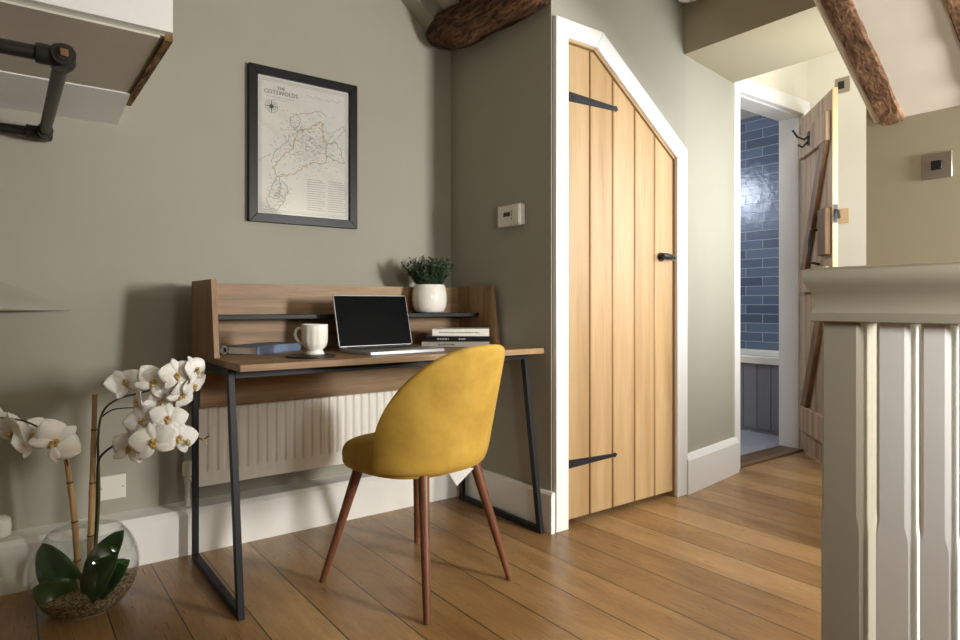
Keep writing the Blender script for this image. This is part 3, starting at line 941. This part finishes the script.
for k, (a, b) in enumerate(((0.09, 0.38), (0.15, 0.32))):
    ribbon(bm, [mp(a, 0.142 + k * .018, 3), mp(b, 0.142 + k * .018, 3)], 0.0008, NV)
part('map_title', bm, M['ink'], pic, flat=True)
for c0 in (0.52, 0.755):
    bm = BM()
    for k in range(14):
        ribbon(bm, [mp(c0, 0.715 + k * 0.0175, 3), mp(c0 + (0.205 if k % 4 else 0.17), 0.715 + k * 0.0175, 3)], 0.0019, NV)
    part('map_index', bm, M['inkl'], pic, flat=True)
for k0 in (0, 7):
    bm = BM()
    for k in range(k0, k0 + 6):
        ribbon(bm, [mp(0.52 + k * .03, 0.085 + (k % 3) * .006, 3), mp(0.54 + k * .03, 0.085 + (k % 3) * .006, 3)], 0.003, NV)
    part('map_subtitle', bm, M['inkl'], pic, flat=True)
part('glazing', bx(PX0 + 0.034, PX1 - 0.034, YA - 0.0165, YA - 0.0155, PZ0 + 0.034, PZ1 - 0.034), M['glass'], pic)

# ------------------------------------------------------------------ wall fittings
hc = thing('heating_programmer', 'cream heating programmer with a small dark display on the alcove wall', 'thermostat', (XB, 2.18, 1.27))
hy0, hy1, hz0, hz1 = 2.082, 2.238, 1.268, 1.362
bm = BM(); box(bm, XB - 0.028, XB, hy0, hy1, hz0, hz1)
cs = part('casing', bm, M['plastic'], hc, bevel=0.004)
part('display', bx(XB - 0.0292, XB - 0.027, 2.150, 2.195, 1.312, 1.330), M['darkplastic'], cs)
part('flap', bx(XB - 0.031, XB - 0.0275, hy0 + .006, hy0 + .050, hz0 + .006, hz1 - .006), M['plastic'], cs, bevel=0.001)
for k in range(3):
    part('button', bx(XB - 0.030, XB - 0.027, 2.136, 2.144, 1.296 + k * .016, 1.304 + k * .016), M['inkl'], cs)

sk = thing('wall_plate', 'white blank wall plate low on the wall behind the orchid canes', 'wall plate', (0.316, YA, 0.225))
part('plate', bx(0.272, 0.361, YA - 0.010, YA - 0.0005, 0.226, 0.312), M['plastic'], sk, bevel=0.003)
for xx in (0.283, 0.350):
    bm = BM(); tube(bm, [(xx, YA - 0.0108, 0.269), (xx, YA - 0.0098, 0.269)], 0.003, 10); part('screw', bm, M['inkl'], sk)

sw = thing('wall_switch', 'brushed steel switch plate with a black rocker on the stairs wall', 'switch', (XF, 0.793, 1.36))
zc = 1.388
part('plate', bx(XF - 0.006, XF - 0.0005, 0.750, 0.836, zc - 0.043, zc + 0.043), M['steel'], sw, bevel=0.002)
part('rocker', bx(XF - 0.010, XF - 0.005, 0.778, 0.808, zc - 0.014, zc + 0.016), M['darkplastic'], sw, bevel=0.001)
for yy in (0.763, 0.823):
    bm = BM(); tube(bm, [(XF - 0.0075, yy, zc), (XF - 0.0055, yy, zc)], 0.003, 10); part('screw', bm, M['steel'], sw)

s2 = thing('wall_switch', 'pale switch plate with a black rocker high on the passage wall', 'switch', (XE, 1.85, 2.25))
z2 = 2.285
part('plate', bx(XE - 0.006, XE - 0.0005, 1.790, 1.877, z2 - 0.046, z2 + 0.046), M['steel'], s2, bevel=0.002)
part('rocker', bx(XE - 0.010, XE - 0.005, 1.822, 1.858, z2 - 0.022, z2 + 0.024), M['darkplastic'], s2, bevel=0.001)
s3 = thing('wall_plate', 'plain cream wall plate just past the edge of the open bathroom door', 'wall plate', (XE, 1.84, 1.42))
part('plate', bx(XE - 0.008, XE - 0.0005, 1.795, 1.885, 1.43, 1.52), M['oldedge'], s3, bevel=0.002)

al = thing('smoke_alarm', 'round white smoke alarm on the ceiling above the cupboard door', 'smoke alarm', (2.60, 1.835, CZ))
bm = BM(); lathe(bm, [(0, -0.052), (0.030, -0.051), (0.048, -0.044), (0.052, -0.030), (0.052, -0.012), (0.058, -0.010), (0.058, -0.0005), (0, -0.0005)], (0, 0, 0), 36)
part('cover', bm, M['plastic'], al, local=True)
bm = BM(); lathe(bm, [(0, -0.055), (0.008, -0.0545), (0.009, -0.050), (0, -0.050)], (0.02, 0, 0), 16)
part('button', bm, M['inkl'], al, local=True)

# ------------------------------------------------------------------ radiator
rad = thing('radiator', 'cream panel radiator on the wall beneath the desk', 'radiator', (1.08, 2.60, 0.237))
rx0, rx1, rz0, rz1, ry = 0.592, 1.58, 0.240, 0.690, 2.566
bm = BM()
n = 25
pitch = (rx1 - rx0 - 0.05) / n
pts = []
xs = [(rx0, 0)]
for k in range(n):
    a = rx0 + 0.025 + k * pitch
    xs += [(a + pitch * .12, 0), (a + pitch * .30, 0.007), (a + pitch * .70, 0.007), (a + pitch * .88, 0)]
xs.append((rx1, 0))
zs = [(rz0, 0), (rz0 + 0.052, 0), (rz0 + 0.068, 1), (rz1 - 0.068, 1), (rz1 - 0.052, 0), (rz1, 0)]
G = [[bm.verts.new((x, ry - 0.0 - d * f * 1.0 + 0.0, z)) for x, d in xs] for z, f in zs]
for a, b in zip(G, G[1:]):
    for k in range(len(xs) - 1):
        bm.faces.new([a[k], a[k + 1], b[k + 1], b[k]])
bk2 = [[bm.verts.new((x, ry + 0.014, z)) for x in (rx0, rx1)] for z in (rz0, rz1)]
bm.faces.new([bk2[0][0], bk2[1][0], bk2[1][1], bk2[0][1]])
bm.faces.new([g[0] for g in G] + [bk2[1][0], bk2[0][0]])
bm.faces.new([g[-1] for g in G][::-1] + [bk2[0][1], bk2[1][1]])
bm.faces.new(G[0][::-1] + [bk2[0][0], bk2[0][1]])
bm.faces.new(G[-1] + [bk2[1][1], bk2[1][0]])
part('panel', bm, M['rad'], rad, sharp=25)
for xx in (0.80, 1.38):
    part('bracket', bx(xx, xx + 0.03, ry + 0.014, YA - 0.0005, 0.27, 0.66), M['rad'], rad)
bm = BM()
vx = 0.557
tube(bm, [(vx, 2.585, 0.172), (vx, 2.585, 0.255)], 0.0085, 14)
part('supply_pipe', bm, M['offwhite'], rad)
bm = BM()
tube(bm, [(vx, 2.585, 0.285), (vx, 2.585, 0.292), (vx, 2.585, 0.335), (vx, 2.585, 0.340)], [0.015, 0.018, 0.017, 0.012], 18)
tube(bm, [(vx, 2.585, 0.255), (vx, 2.585, 0.285)], 0.011, 12)
tube(bm, [(vx, 2.585, 0.268), (rx0 + 0.004, 2.578, 0.268)], 0.009, 12)
part('valve', bm, M['plastic'], rad)

# ------------------------------------------------------------------ clothes rail (upper left)
cr_ = thing('clothes_rail', 'black industrial pipe clothes rail under the white overhead box', 'clothes rail', (-0.3, 2.2, 1.5))
zr = 1.50
ny_, fy = 1.765, 2.585
def pb(pts, r=0.0165):
    bm = BM(); tube(bm, pts, r, 18); return bm
part('front_pipe', pb([(-1.2, ny_, zr), (0.085, ny_, zr)]), M['pipe'], cr_)
part('cross_pipe', pb([(0.112, ny_ + 0.02, zr), (0.112, fy - 0.02, zr)], 0.0165), M['pipe'], cr_)
part('wall_pipe', pb([(-1.2, fy, zr), (0.09, fy, zr)]), M['pipe'], cr_)
bm = BM()
lathe(bm, [(0, -0.027), (0.02, -0.026), (0.0265, -0.015), (0.0265, 0.015), (0.02, 0.026), (0, 0.027)], (0.112, ny_, zr), 24)
tube(bm, [(0.06, ny_, zr), (0.070, ny_, zr), (0.112, ny_, zr)], [0.022, 0.0235, 0.0225], 20)
tube(bm, [(0.112, ny_, zr), (0.112, ny_ + 0.04, zr), (0.112, ny_ + 0.052, zr)], [0.0225, 0.0225, 0.0235], 20)
tube(bm, [(0.112, ny_ - 0.030, zr), (0.112, ny_, zr)], [0.024, 0.0245], 20)
e1 = part('elbow', bm, M['pipe'], cr_)
bm = BM(); tube(bm, [(0.112, ny_ - 0.034, zr), (0.112, ny_ - 0.028, zr)], 0.016, 20)
pl = part('plug', bm, M['pipe'], e1)
bm = BM(); box(bm, 0.104, 0.120, ny_ - 0.042, ny_ - 0.033, zr - 0.008, zr + 0.008)
part('plug_head', bm, M['brass'], e1, bevel=0.001)
bm = BM()
lathe(bm, [(0, -0.025), (0.02, -0.023), (0.024, -0.012), (0.024, 0.012), (0.02, 0.023), (0, 0.025)], (0.112, fy, zr), 24)
tube(bm, [(0.062, fy, zr), (0.075, fy, zr), (0.112, fy, zr)], [0.0235, 0.0225, 0.022], 20)
tube(bm, [(0.112, fy, zr), (0.112, fy - 0.042, zr), (0.112, fy - 0.052, zr)], [0.022, 0.0225, 0.0235], 20)
tube(bm, [(0.112, fy, zr), (0.112, YA - 0.001, zr)], 0.018, 20)
part('elbow', bm, M['pipe'], cr_)
for yy in (ny_, fy):
    bm = BM(); tube(bm, [(-1.0, yy, zr), (-1.0, yy, BZB - 0.007 if yy < 2 else BZB - 0.036)], 0.0165, 16)
    if yy < 2: bm.free(); bm = BM(); tube(bm, [(-1.0, yy, zr), (-1.0, yy + 0.08, zr + 0.06), (-1.0, yy + 0.08, BZB - 0.007)], 0.0165, 16)
    part('dropper', bm, M['pipe'], cr_)

# plaster swelling on the wall at the left edge
bm = BM()
prof = [(0.00, 0.016), (-0.08, 0.000), (-0.140, -0.018), (-0.150, -0.008), (-0.130, 0.025), (-0.085, 0.06), (-0.036, 0.095), (0.0, 0.135)]
rings = []
for k in range(15):
    f = abs(k - 7) / 7
    x = -0.30 + (k - 7) / 7 * 0.50
    s = (1 - f ** 2.2)
    zb = 0.930 - 0.022 * f ** 1.5
    rings.append([bm.verts.new((x, YA + 0.002 + p[0] * s, zb + p[1] * (s * .9 + .02))) for p in prof])
for a, b in zip(rings, rings[1:]):
    for k in range(len(prof) - 1):
        bm.faces.new([a[k], a[k + 1], b[k + 1], b[k]])
struct('trim_9', bm, M['paint'], sharp=50)
# round white knob on the baseboard ledge
bm = BM()
lathe(bm, [(0, 0), (0.030, 0), (0.036, 0.006), (0.037, 0.040), (0.034, 0.058), (0.022, 0.068), (0, 0.070)], (-0.012, 2.600, 0.1735), 28)
tag(part('white_pot', bm, M['ceramic']), 'small rounded white pot on the baseboard ledge at the left edge', 'pot')

# ------------------------------------------------------------------ balustrade
bal = thing('balustrade', 'pale painted stair balustrade with moulded handrail in the right foreground', 'balustrade', (1.27, 0.4, 0))
BXf = 1.24
nw = 0.067
ny0, ny1 = 0.517, 0.584
def chamfer_post(y0, y1, x0, x1, zc0, zc1, c=0.007, zb=-0.3):
    bm = BM()
    def ring(z, c):
        c = max(c, 0.0004)
        return [bm.verts.new(p + (z,)) for p in ((x0 + c, y0), (x1 - c, y0), (x1, y0 + c), (x1, y1 - c), (x1 - c, y1), (x0 + c, y1), (x0, y1 - c), (x0, y0 + c))]
    rs = [ring(zb, 0), ring(zc0, 0), ring(zc0 + 0.025, c), ring(zc1, c)]
    for a, b in zip(rs, rs[1:]):
        for k in range(8): bm.faces.new([a[k], a[(k + 1) % 8], b[(k + 1) % 8], b[k]])
    bm.faces.new(rs[0][::-1]); bm.faces.new(rs[-1])
    return bm
RZ0 = 0.8968
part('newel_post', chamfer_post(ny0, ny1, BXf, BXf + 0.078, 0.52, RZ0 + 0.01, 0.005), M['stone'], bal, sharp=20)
for y0, y1 in ((0.440, 0.491), (0.381, 0.423), (0.324, 0.366)):
    part('baluster', chamfer_post(y0, y1, BXf + 0.004, BXf + 0.056, 0.52, RZ0 + 0.01, 0.006), M['white'], bal, sharp=20)
bm = BM()
prof = [(0.010, 0.0), (0.014, 0.002), (0.014, 0.018), (0.011, 0.022), (0.008, 0.030), (0.0085, 0.042), (0.012, 0.056), (0.019, 0.068), (0.0235, 0.078), (0.024, 0.088), (0.020, 0.098), (0.010, 0.105), (-0.006, 0.108)]
rings = []
for off, z in prof:
    z *= 0.95; off *= 0.97
    x0, x1, y0, y1 = BXf - off, BXf + 0.078 + off, -0.945, ny1 + off
    rings.append([bm.verts.new((x, y, RZ0 + z)) for x, y in ((x0, y0), (x1, y0), (x1, y1), (x0, y1))])
for a, b in zip(rings, rings[1:]):
    for k in range(4): bm.faces.new([a[k], a[(k + 1) % 4], b[(k + 1) % 4], b[k]])
bm.faces.new(rings[0][::-1]); bm.faces.new(rings[-1])
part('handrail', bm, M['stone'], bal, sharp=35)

# ------------------------------------------------------------------ chair
CXc, CYc, CR = 1.130, 1.860, R(12.4)
ch = thing('dining_chair', 'mustard velvet tub chair with walnut legs pulled up to the desk', 'chair', (CXc, CYc, 0), CR)
# seat: rounded pad
bm = BM()
seg = 40
def plan(a, rx, ryf, ryb):
    c, s = math.cos(a), math.sin(a)
    e = 2.6
    ry_ = ryf if s > 0 else ryb
    k = (abs(c) ** e + abs(s) ** e) ** (-1 / e)
    return rx * c * k, ry_ * s * k
prof = [(0.0, 0.388), (0.88, 0.388), (0.96, 0.390), (0.99, 0.397), (0.998, 0.407), (0.985, 0.411), (1.0, 0.417), (1.0, 0.438), (0.96, 0.458), (0.86, 0.468), (0.5, 0.476), (0.0, 0.478)]
rings = []
for f, z in prof:
    if f == 0: rings.append([bm.verts.new((0, 0.03, z))]); continue
    rings.append([bm.verts.new((plan(2 * math.pi * k / seg, 0.215 * f, 0.235 * f, 0.20 * f)[0], 0.02 + plan(2 * math.pi * k / seg, 0.215 * f, 0.245 * f, 0.20 * f)[1], z)) for k in range(seg)])
for a, b in zip(rings, rings[1:]):
    for k in range(seg):
        k2 = (k + 1) % seg
        if len(a) == 1: bm.faces.new([a[0], b[k2], b[k]])
        elif len(b) == 1: bm.faces.new([a[k], a[k2], b[0]])
        else: bm.faces.new([a[k], a[k2], b[k2], b[k]])
part('seat', bm, M['velvet'], ch, local=True, sharp=180, sub=1)
# backrest shell
bm = BM()
NU, NV_ = 36, 12
AM = R(77)
th = 0.036
def shell(u, v, off):
    phi = u * AM
    s = abs(u)
    top = 0.472 + 0.335 * (max(0.0, 1 - s ** 2.6)) ** 0.66
    z = 0.400 + (top - 0.400) * v
    hf = (z - 0.400) / 0.407
    rx = 0.226 + 0.012 * math.sin(hf * math.pi) + off
    ry_ = 0.222 + off
    x = rx * math.sin(phi)
    y = -ry_ * math.cos(phi) - 0.102 * hf ** 1.25 * max(0, math.cos(phi * 0.8)) + 0.02
    if hf < 0.14:   # tuck in under the seat
        g = 1 - 0.05 * (1 - hf / 0.14) ** 2
        x *= g; y = y * g + 0.0
    return Vector((x, y, z))
def grid(off):
    return [[bm.verts.new(shell(-1 + 2 * i / NU, j / NV_, off)) for i in range(NU + 1)] for j in range(NV_ + 1)]
A = grid(th / 2 + 0.004); B = grid(-th / 2 + 0.004)
def quad(a, b, c, d): bm.faces.new([a, b, c, d])
for j in range(NV_):
    for i in range(NU):
        quad(A[j][i], A[j][i + 1], A[j + 1][i + 1], A[j + 1][i])
        quad(B[j][i + 1], B[j][i], B[j + 1][i], B[j + 1][i + 1])
for i in range(NU):
    quad(A[NV_][i], A[NV_][i + 1], B[NV_][i + 1], B[NV_][i])
    quad(A[0][i + 1], A[0][i], B[0][i], B[0][i + 1])
for j in range(NV_):
    quad(A[j][0], A[j + 1][0], B[j + 1][0], B[j][0])
    quad(A[j + 1][NU], A[j][NU], B[j][NU], B[j + 1][NU])
part('backrest', bm, M['velvet'], ch, local=True, sharp=180, sub=2)
feet = [(0.857, 2.032), (1.298, 2.152), (0.989, 1.583), (1.371, 1.668)]
for fx, fy_ in feet:
    bm = BM()
    tx, ty = fx + (CXc - fx) * 0.40, fy_ + (CYc - fy_) * 0.40
    pts = [(fx + (tx - fx) * k / 4, fy_ + (ty - fy_) * k / 4, 0.0 + 0.404 * k / 4) for k in range(5)]
    tube(bm, pts, [0.0105, 0.0125, 0.0145, 0.0165, 0.0185], 18)
    part('leg', bm, M['walnut'], ch)
bm = BM()
lb = [at(444, 466, 2.05), at(474, 468, 2.06), at(457, 486, 2.05)]
A_ = [bm.verts.new(p) for p in lb]; B_ = [bm.verts.new(p + FWD * 0.0008) for p in lb]
bm.faces.new(A_); bm.faces.new(B_[::-1])
for k in range(3): bm.faces.new([A_[k], B_[k], B_[(k + 1) % 3], A_[(k + 1) % 3]])
part('care_tag', bm, M['tag'], ch, flat=True, label='white care tag hanging under the seat')

# ------------------------------------------------------------------ orchid in a glass bowl
OX, OY = 0.203, 2.290
orch = thing('potted_orchid', 'white orchid with two bamboo canes in a round glass bowl on the floor', 'plant', (OX, OY, 0))
RS = 0.147; ZC = 0.128
prof_o, prof_i = [], []
zt = 0.236
a0 = math.asin((zt - ZC) / RS)
ab = -R(56)
for k in range(22):
    a = ab + (a0 - ab) * k / 21
    prof_o.append((RS * math.cos(a), ZC + RS * math.sin(a)))
zb0 = prof_o[0][1]
prof_o = [(r, (z - zb0) * (zt / (zt - zb0))) for r, z in prof_o]
prof_i = [(max(r - 0.003, 0.01), max(z, 0.004)) for r, z in prof_o[::-1]]
bm = BM(); lathe(bm, [(0, 0.0005)] + [(r, z + 0.0005) for r, z in prof_o] + [(prof_o[-1][0] + 0.0015, zt + 0.002), (prof_o[-1][0] - 0.002, zt + 0.0045), (prof_o[-1][0] - 0.005, zt + 0.002)] + prof_i + [(0, 0.004)], (OX, OY, 0), 64)
part('glass_bowl', bm, M['glass'], orch, sharp=60)
bm = BM()
gz = 0.066
gp = [(r - 0.001, z) for r, z in prof_i[::-1] if z < gz - 0.008]
lathe(bm, [(0, 0.0045)] + gp + [(gp[-1][0] + 0.004, gz - 0.004), (0.10, gz), (0.06, gz + 0.006), (0, gz + 0.008)], (OX, OY, 0), 48)
o = part('gravel', bm, M['gravel'], orch, sharp=60); o['kind'] = 'stuff'
# canes
def cane(p0, p1, bend, r):
    bm = BM()
    P0, P1 = Vector(p0), Vector(p1)
    pts, rr = [], []
    n = 24
    for k in range(n + 1):
        f = k / n
        p = P0.lerp(P1, f) + Vector(bend) * math.sin(math.pi * f)
        pts.append(p); rr.append(r * (1.16 if k % 6 == 0 else 1.0) * (1 - 0.25 * f))
    tube(bm, pts, rr, 12)
    o = part('bamboo_cane', bm, M['cane'], orch)
    for k in (0.28, 0.55, 0.82):
        bm = BM(); p = P0.lerp(P1, k) + Vector(bend) * math.sin(math.pi * k); ax = (P1 - P0).normalized()
        rr0 = r * (1 - 0.25 * k)
        tube(bm, [p - ax * .003, p - ax * .001, p + ax * .001, p + ax * .003], [rr0 * 1.02, rr0 * 1.2, rr0 * 1.2, rr0 * 1.02], 12)
        part('joint_ring', bm, M['joint'], o)
    return o
D0 = 1.97
c1a, c1b = at(79, 600, 1.935), at(66, 456, 1.90)
cane(c1a, c1b, -RIGHT * -0.008, 0.0095)
c2a, c2b = at(89, 590, 2.00), at(95, 394, 1.98)
cane(c2a, c2b, (0, 0, 0), 0.0092)

def smooth(pts, n=8):
    pts = [Vector(p) for p in pts]
    out = []
    P = [pts[0] * 2 - pts[1]] + pts + [pts[-1] * 2 - pts[-2]]
    for i in range(1, len(P) - 2):
        for k in range(n):
            t_ = k / n
            a, b, c, d = P[i - 1], P[i], P[i + 1], P[i + 2]
            out.append(0.5 * ((2 * b) + (c - a) * t_ + (2 * a - 5 * b + 4 * c - d) * t_ ** 2 + (3 * b - a - 3 * c + d) * t_ ** 3))
    out.append(pts[-1]); return out
def stem(pts, r, mat):
    bm = BM(); q = smooth(pts)
    tube(bm, q, [r * (1 - 0.55 * k / len(q)) for k in range(len(q))], 8)
    return part('flower_stem', bm, mat, orch)
stem([at(93, 585, 2.005), at(99, 500, 2.0), at(98, 440, 1.98), at(103, 412, 1.96), at(118, 399, 1.95), at(140, 393, 1.93), at(165, 386, 1.92), at(185, 378, 1.92), at(199, 369, 1.93)], 0.0042, M['stemgreen'])
stem([at(94, 580, 2.01), at(97, 500, 2.0), at(98, 465, 1.97), at(105, 452, 1.95), at(125, 440, 1.93), at(150, 432, 1.92), at(175, 434, 1.93), at(192, 437, 1.95), at(203, 439, 1.96), at(209, 436, 1.96)], 0.0042, M['stemdark'])
stem([at(100, 418, 1.97), at(112, 410, 1.97), at(126, 408, 1.95), at(140, 408, 1.93)], 0.0026, M['stemdark'])
stem([at(78, 590, 1.93), at(71, 500, 1.91), at(66, 456, 1.895), at(58, 440, 1.88), at(40, 428, 1.86), at(20, 420, 1.85), at(-8, 417, 1.84)], 0.0042, M['stemdark'])

def petal(bm, L, W_, ang, cup, base=0.004, point=0.6, back=0.0, rot=0.0):
    nu, nv2 = 8, 6
    g = []
    for i in range(nu + 1):
        f = i / nu
        w = W_ / 2 * (math.sin(math.pi * min(1, f ** point)) ** 0.65 if 0 < f < 1 else 0.0)
        w = max(w, 0.0012)
        row = []
        for j in range(nv2 + 1):
            s = -1 + 2 * j / nv2
            x = s * w
            y = base + L * f
            z = cup * 0.9 * (f * 1.2 - f * f * 1.4) - 0.22 * w * s * s - back * f * f + 0.03 * L * math.sin(s * 4 + f * 5)
            row.append(Vector((x, y, z)))
        g.append(row)
    m = Matrix.Rotation(ang, 4, 'Z')
    G = [[bm.verts.new(m @ p) for p in row] for row in g]
    for a, b in zip(G, G[1:]):
        for j in range(nv2): bm.faces.new([a[j], a[j + 1], b[j + 1], b[j]])
def flower_bm(k):
    bm = BM()
    r_ = random.Random(k)
    v = lambda: r_.uniform(-0.12, 0.12)
    for a in (0, R(128), R(-128)):
        petal(bm, 0.044, 0.031, a + v(), 0.012, point=0.75, back=0.006)
    for a in (R(72), R(-72)):
        petal(bm, 0.050, 0.062, a + v(), 0.016, point=0.62, back=-0.004)
    return bm
def lip_bm():
    bm = BM()
    for a, L, w in ((math.pi, 0.017, 0.009), (math.pi + .9, 0.011, 0.008), (math.pi - .9, 0.011, 0.008)):
        petal(bm, L, w, a, 0.028, base=0.0, point=0.8, back=-0.006)
    lathe(bm, [(0, 0.014), (0.003, 0.012), (0.0045, 0.006), (0.004, 0.0), (0, -0.001)], (0, 0.003, 0), 10)
    return bm
protos = []
for k in range(3):
    f = part('flower', flower_bm(k), M['petal'], orch, local=True, solid=0.0012, sharp=180)
    l = part('lip', lip_bm(), M['lip'], f, local=True, solid=0.0010, sharp=180)
    protos.append((f, l))
used = [False] * 3
def place(px, py, d, yaw, pitch, roll, s=1.0, kind=0):
    "yaw: turned to the right of facing the lens (deg); pitch: up"
    f, l = protos[kind]
    if used[kind]:
        f2 = f.copy(); COL.objects.link(f2); f2.parent = orch
        l2 = l.copy(); COL.objects.link(l2); l2.parent = f2
        f = f2
    used[kind] = True
    p = at(px, py, d)
    n = (-FWD * math.cos(R(yaw)) * math.cos(R(pitch)) + RIGHT * math.sin(R(yaw)) * math.cos(R(pitch)) + Vector((0, 0, math.sin(R(pitch))))).normalized()
    up = Vector((0, 0, 1)); x = up.cross(n).normalized(); y = n.cross(x)
    m = Matrix((x, y, n)).transposed().to_4x4() @ Matrix.Rotation(R(roll), 4, 'Z') @ Matrix.Scale(s, 4)
    m.translation = p - Vector((OX, OY, 0))
    f.matrix_local = m
    return f
FL = [(125, 383, 1.93, 45, 30, 20, 1.08, 0), (154, 382, 1.90, 35, 10, -35, 1.10, 1), (177, 375, 1.90, 45, -5, 8, 1.05, 2), (196, 370, 1.94, 80, 15, 10, 1.0, 0),
      (138, 403, 1.91, -50, 0, 25, 1.0, 1), (159, 403, 1.93, 62, -10, -50, 1.0, 2), (181, 396, 1.93, 70, -20, -40, 1.0, 0), (194, 386, 1.95, 75, -15, 20, .95, 1),
      (142, 421, 1.89, 5, 15, 30, 1.02, 2), (168, 419, 1.89, 30, 20, -10, 1.05, 0), (153, 442, 1.86, 20, 5, 12, 1.25, 1), (179, 438, 1.90, 48, 5, -20, 1.08, 2),
      (130, 448, 1.89, 5, 20, -12, 1.12, 0), (130, 428, 1.92, -65, 15, 5, .9, 2),
      (55, 442, 1.83, 40, 0, -50, 1.35, 1), (31, 437, 1.86, 80, 10, 25, 1.25, 0), (13, 434, 1.83, -30, -15, 8, 1.3, 2), (-4, 428, 1.84, 20, 0, 0, 1.2, 1)]
for a in FL: place(*a)
for px, py, s in ((188, 443, 0.008), (164, 441, 0.010), (203, 440, 0.004), (209, 434, 0.0035), (206, 444, 0.0035), (27, 421, 0.007)):
    bm = BM()
    lathe(bm, [(0, -s * 1.2), (s * .7, -s * .7), (s, 0), (s * .8, s * .8), (s * .3, s * 1.4), (0, s * 1.6)], at(px, py, 1.90 if px < 200 else 1.95), 12)
    part('bud', bm, M['bud'], orch)
# broad leaves inside the bowl
def leaf(base, tip, W_, droop, twist, nrm):
    bm = BM()
    b, t_ = Vector(base), Vector(tip)
    ax = t_ - b
    n = Vector(nrm); s = ax.cross(n).normalized(); n = s.cross(ax).normalized()
    nu, nv2 = 12, 6
    G = []
    for i in range(nu + 1):
        f = i / nu
        w = W_ / 2 * max(0.12 if i == 0 else 0.02, math.sin(math.pi * (0.06 + 0.94 * f) ** 0.85) ** 0.6 if f < 1 else 0.02)
        row = []
        for j in range(nv2 + 1):
            q = -1 + 2 * j / nv2
            p = b + ax * f + n * (droop * math.sin(math.pi * f) + abs(q) * w * 0.25) + s * (q * w)
            row.append(bm.verts.new(p))
        G.append(row)
    for a, c in zip(G, G[1:]):
        for j in range(nv2): bm.faces.new([a[j], a[j + 1], c[j + 1], c[j]])
    part('leaf', bm, M['leaf'], orch, solid=0.002, sharp=180)
CB = Vector((OX, OY, 0.07))
for (bp, tp, d0, d1, w, dr) in (((76, 592), (42, 543), 1.94, 1.90, 0.105, 0.015), ((74, 598), (33, 588), 1.92, 1.86, 0.100, 0.02), ((90, 588), (124, 530), 1.97, 1.96, 0.095, 0.012),
                             ((88, 594), (128, 566), 1.93, 1.90, 0.105, 0.012), ((86, 598), (118, 556), 1.90, 1.84, 0.095, 0.012), ((92, 590), (130, 560), 2.0, 2.05, 0.08, 0.01)):
    leaf(at(*bp, d0), at(*tp, d1), w, dr, 0, -FWD + Vector((0, 0, 0.5)))

# ------------------------------------------------------------------ light
def area(name, loc, target, sx, sy, power, col, spread=180):
    d = bpy.data.lights.new(name, 'AREA')
    d.shape = 'RECTANGLE'; d.size = sx; d.size_y = sy; d.energy = power; d.color = col
    d.spread = R(spread)
    o = bpy.data.objects.new(name, d); COL.objects.link(o)
    o.location = loc
    v = Vector(target) - Vector(loc)
    o.rotation_euler = v.to_track_quat('-Z', 'Y').to_euler()
    return o
area('stair_window_daylight', ((WX0 + WX1) / 2, RY - 0.02, (WZ0 + WZ1) / 2), ((WX0 + WX1) / 2, 2.0, (WZ0 + WZ1) / 2), WX1 - WX0 - .06, WZ1 - WZ0 - .06, 98, (1.0, 0.99, 0.97))
area('passage_window_daylight', ((PWX0 + PWX1) / 2, 0.98, (PWZ0 + PWZ1) / 2), ((PWX0 + PWX1) / 2, 2.0, (PWZ0 + PWZ1) / 2), PWX1 - PWX0 - .08, PWZ1 - PWZ0 - .08, 27, (0.97, 0.99, 1.0))
area('bathroom_daylight', (3.75, 3.88, 2.0), (4.2, 2.6, 1.0), 0.5, 0.5, 34, (0.76, 0.84, 1.0))
area('passage_lamp', (3.65, 1.5, 2.85), (3.7, 1.6, 0), 0.35, 0.35, 5, (1.0, 0.95, 0.82))

area('balustrade_fill', (0.84, -0.40, 1.22), (1.40, 0.48, 0.95), 0.22, 0.28, 8.0, (1.0, 0.97, 0.92), 140)  # added fill light that brightens the balustrade; no lamp known there

w = bpy.data.worlds.new('world'); sc.world = w
w.use_nodes = True
w.node_tree.nodes['Background'].inputs[0].default_value = (0.75, 0.82, 0.95, 1)
w.node_tree.nodes['Background'].inputs[1].default_value = 0.1

vs_ = sc.view_settings
vs_.view_transform = 'Standard'; vs_.look = 'None'; vs_.gamma = 1.0; vs_.use_curve_mapping = False
vs_.exposure = 0.0
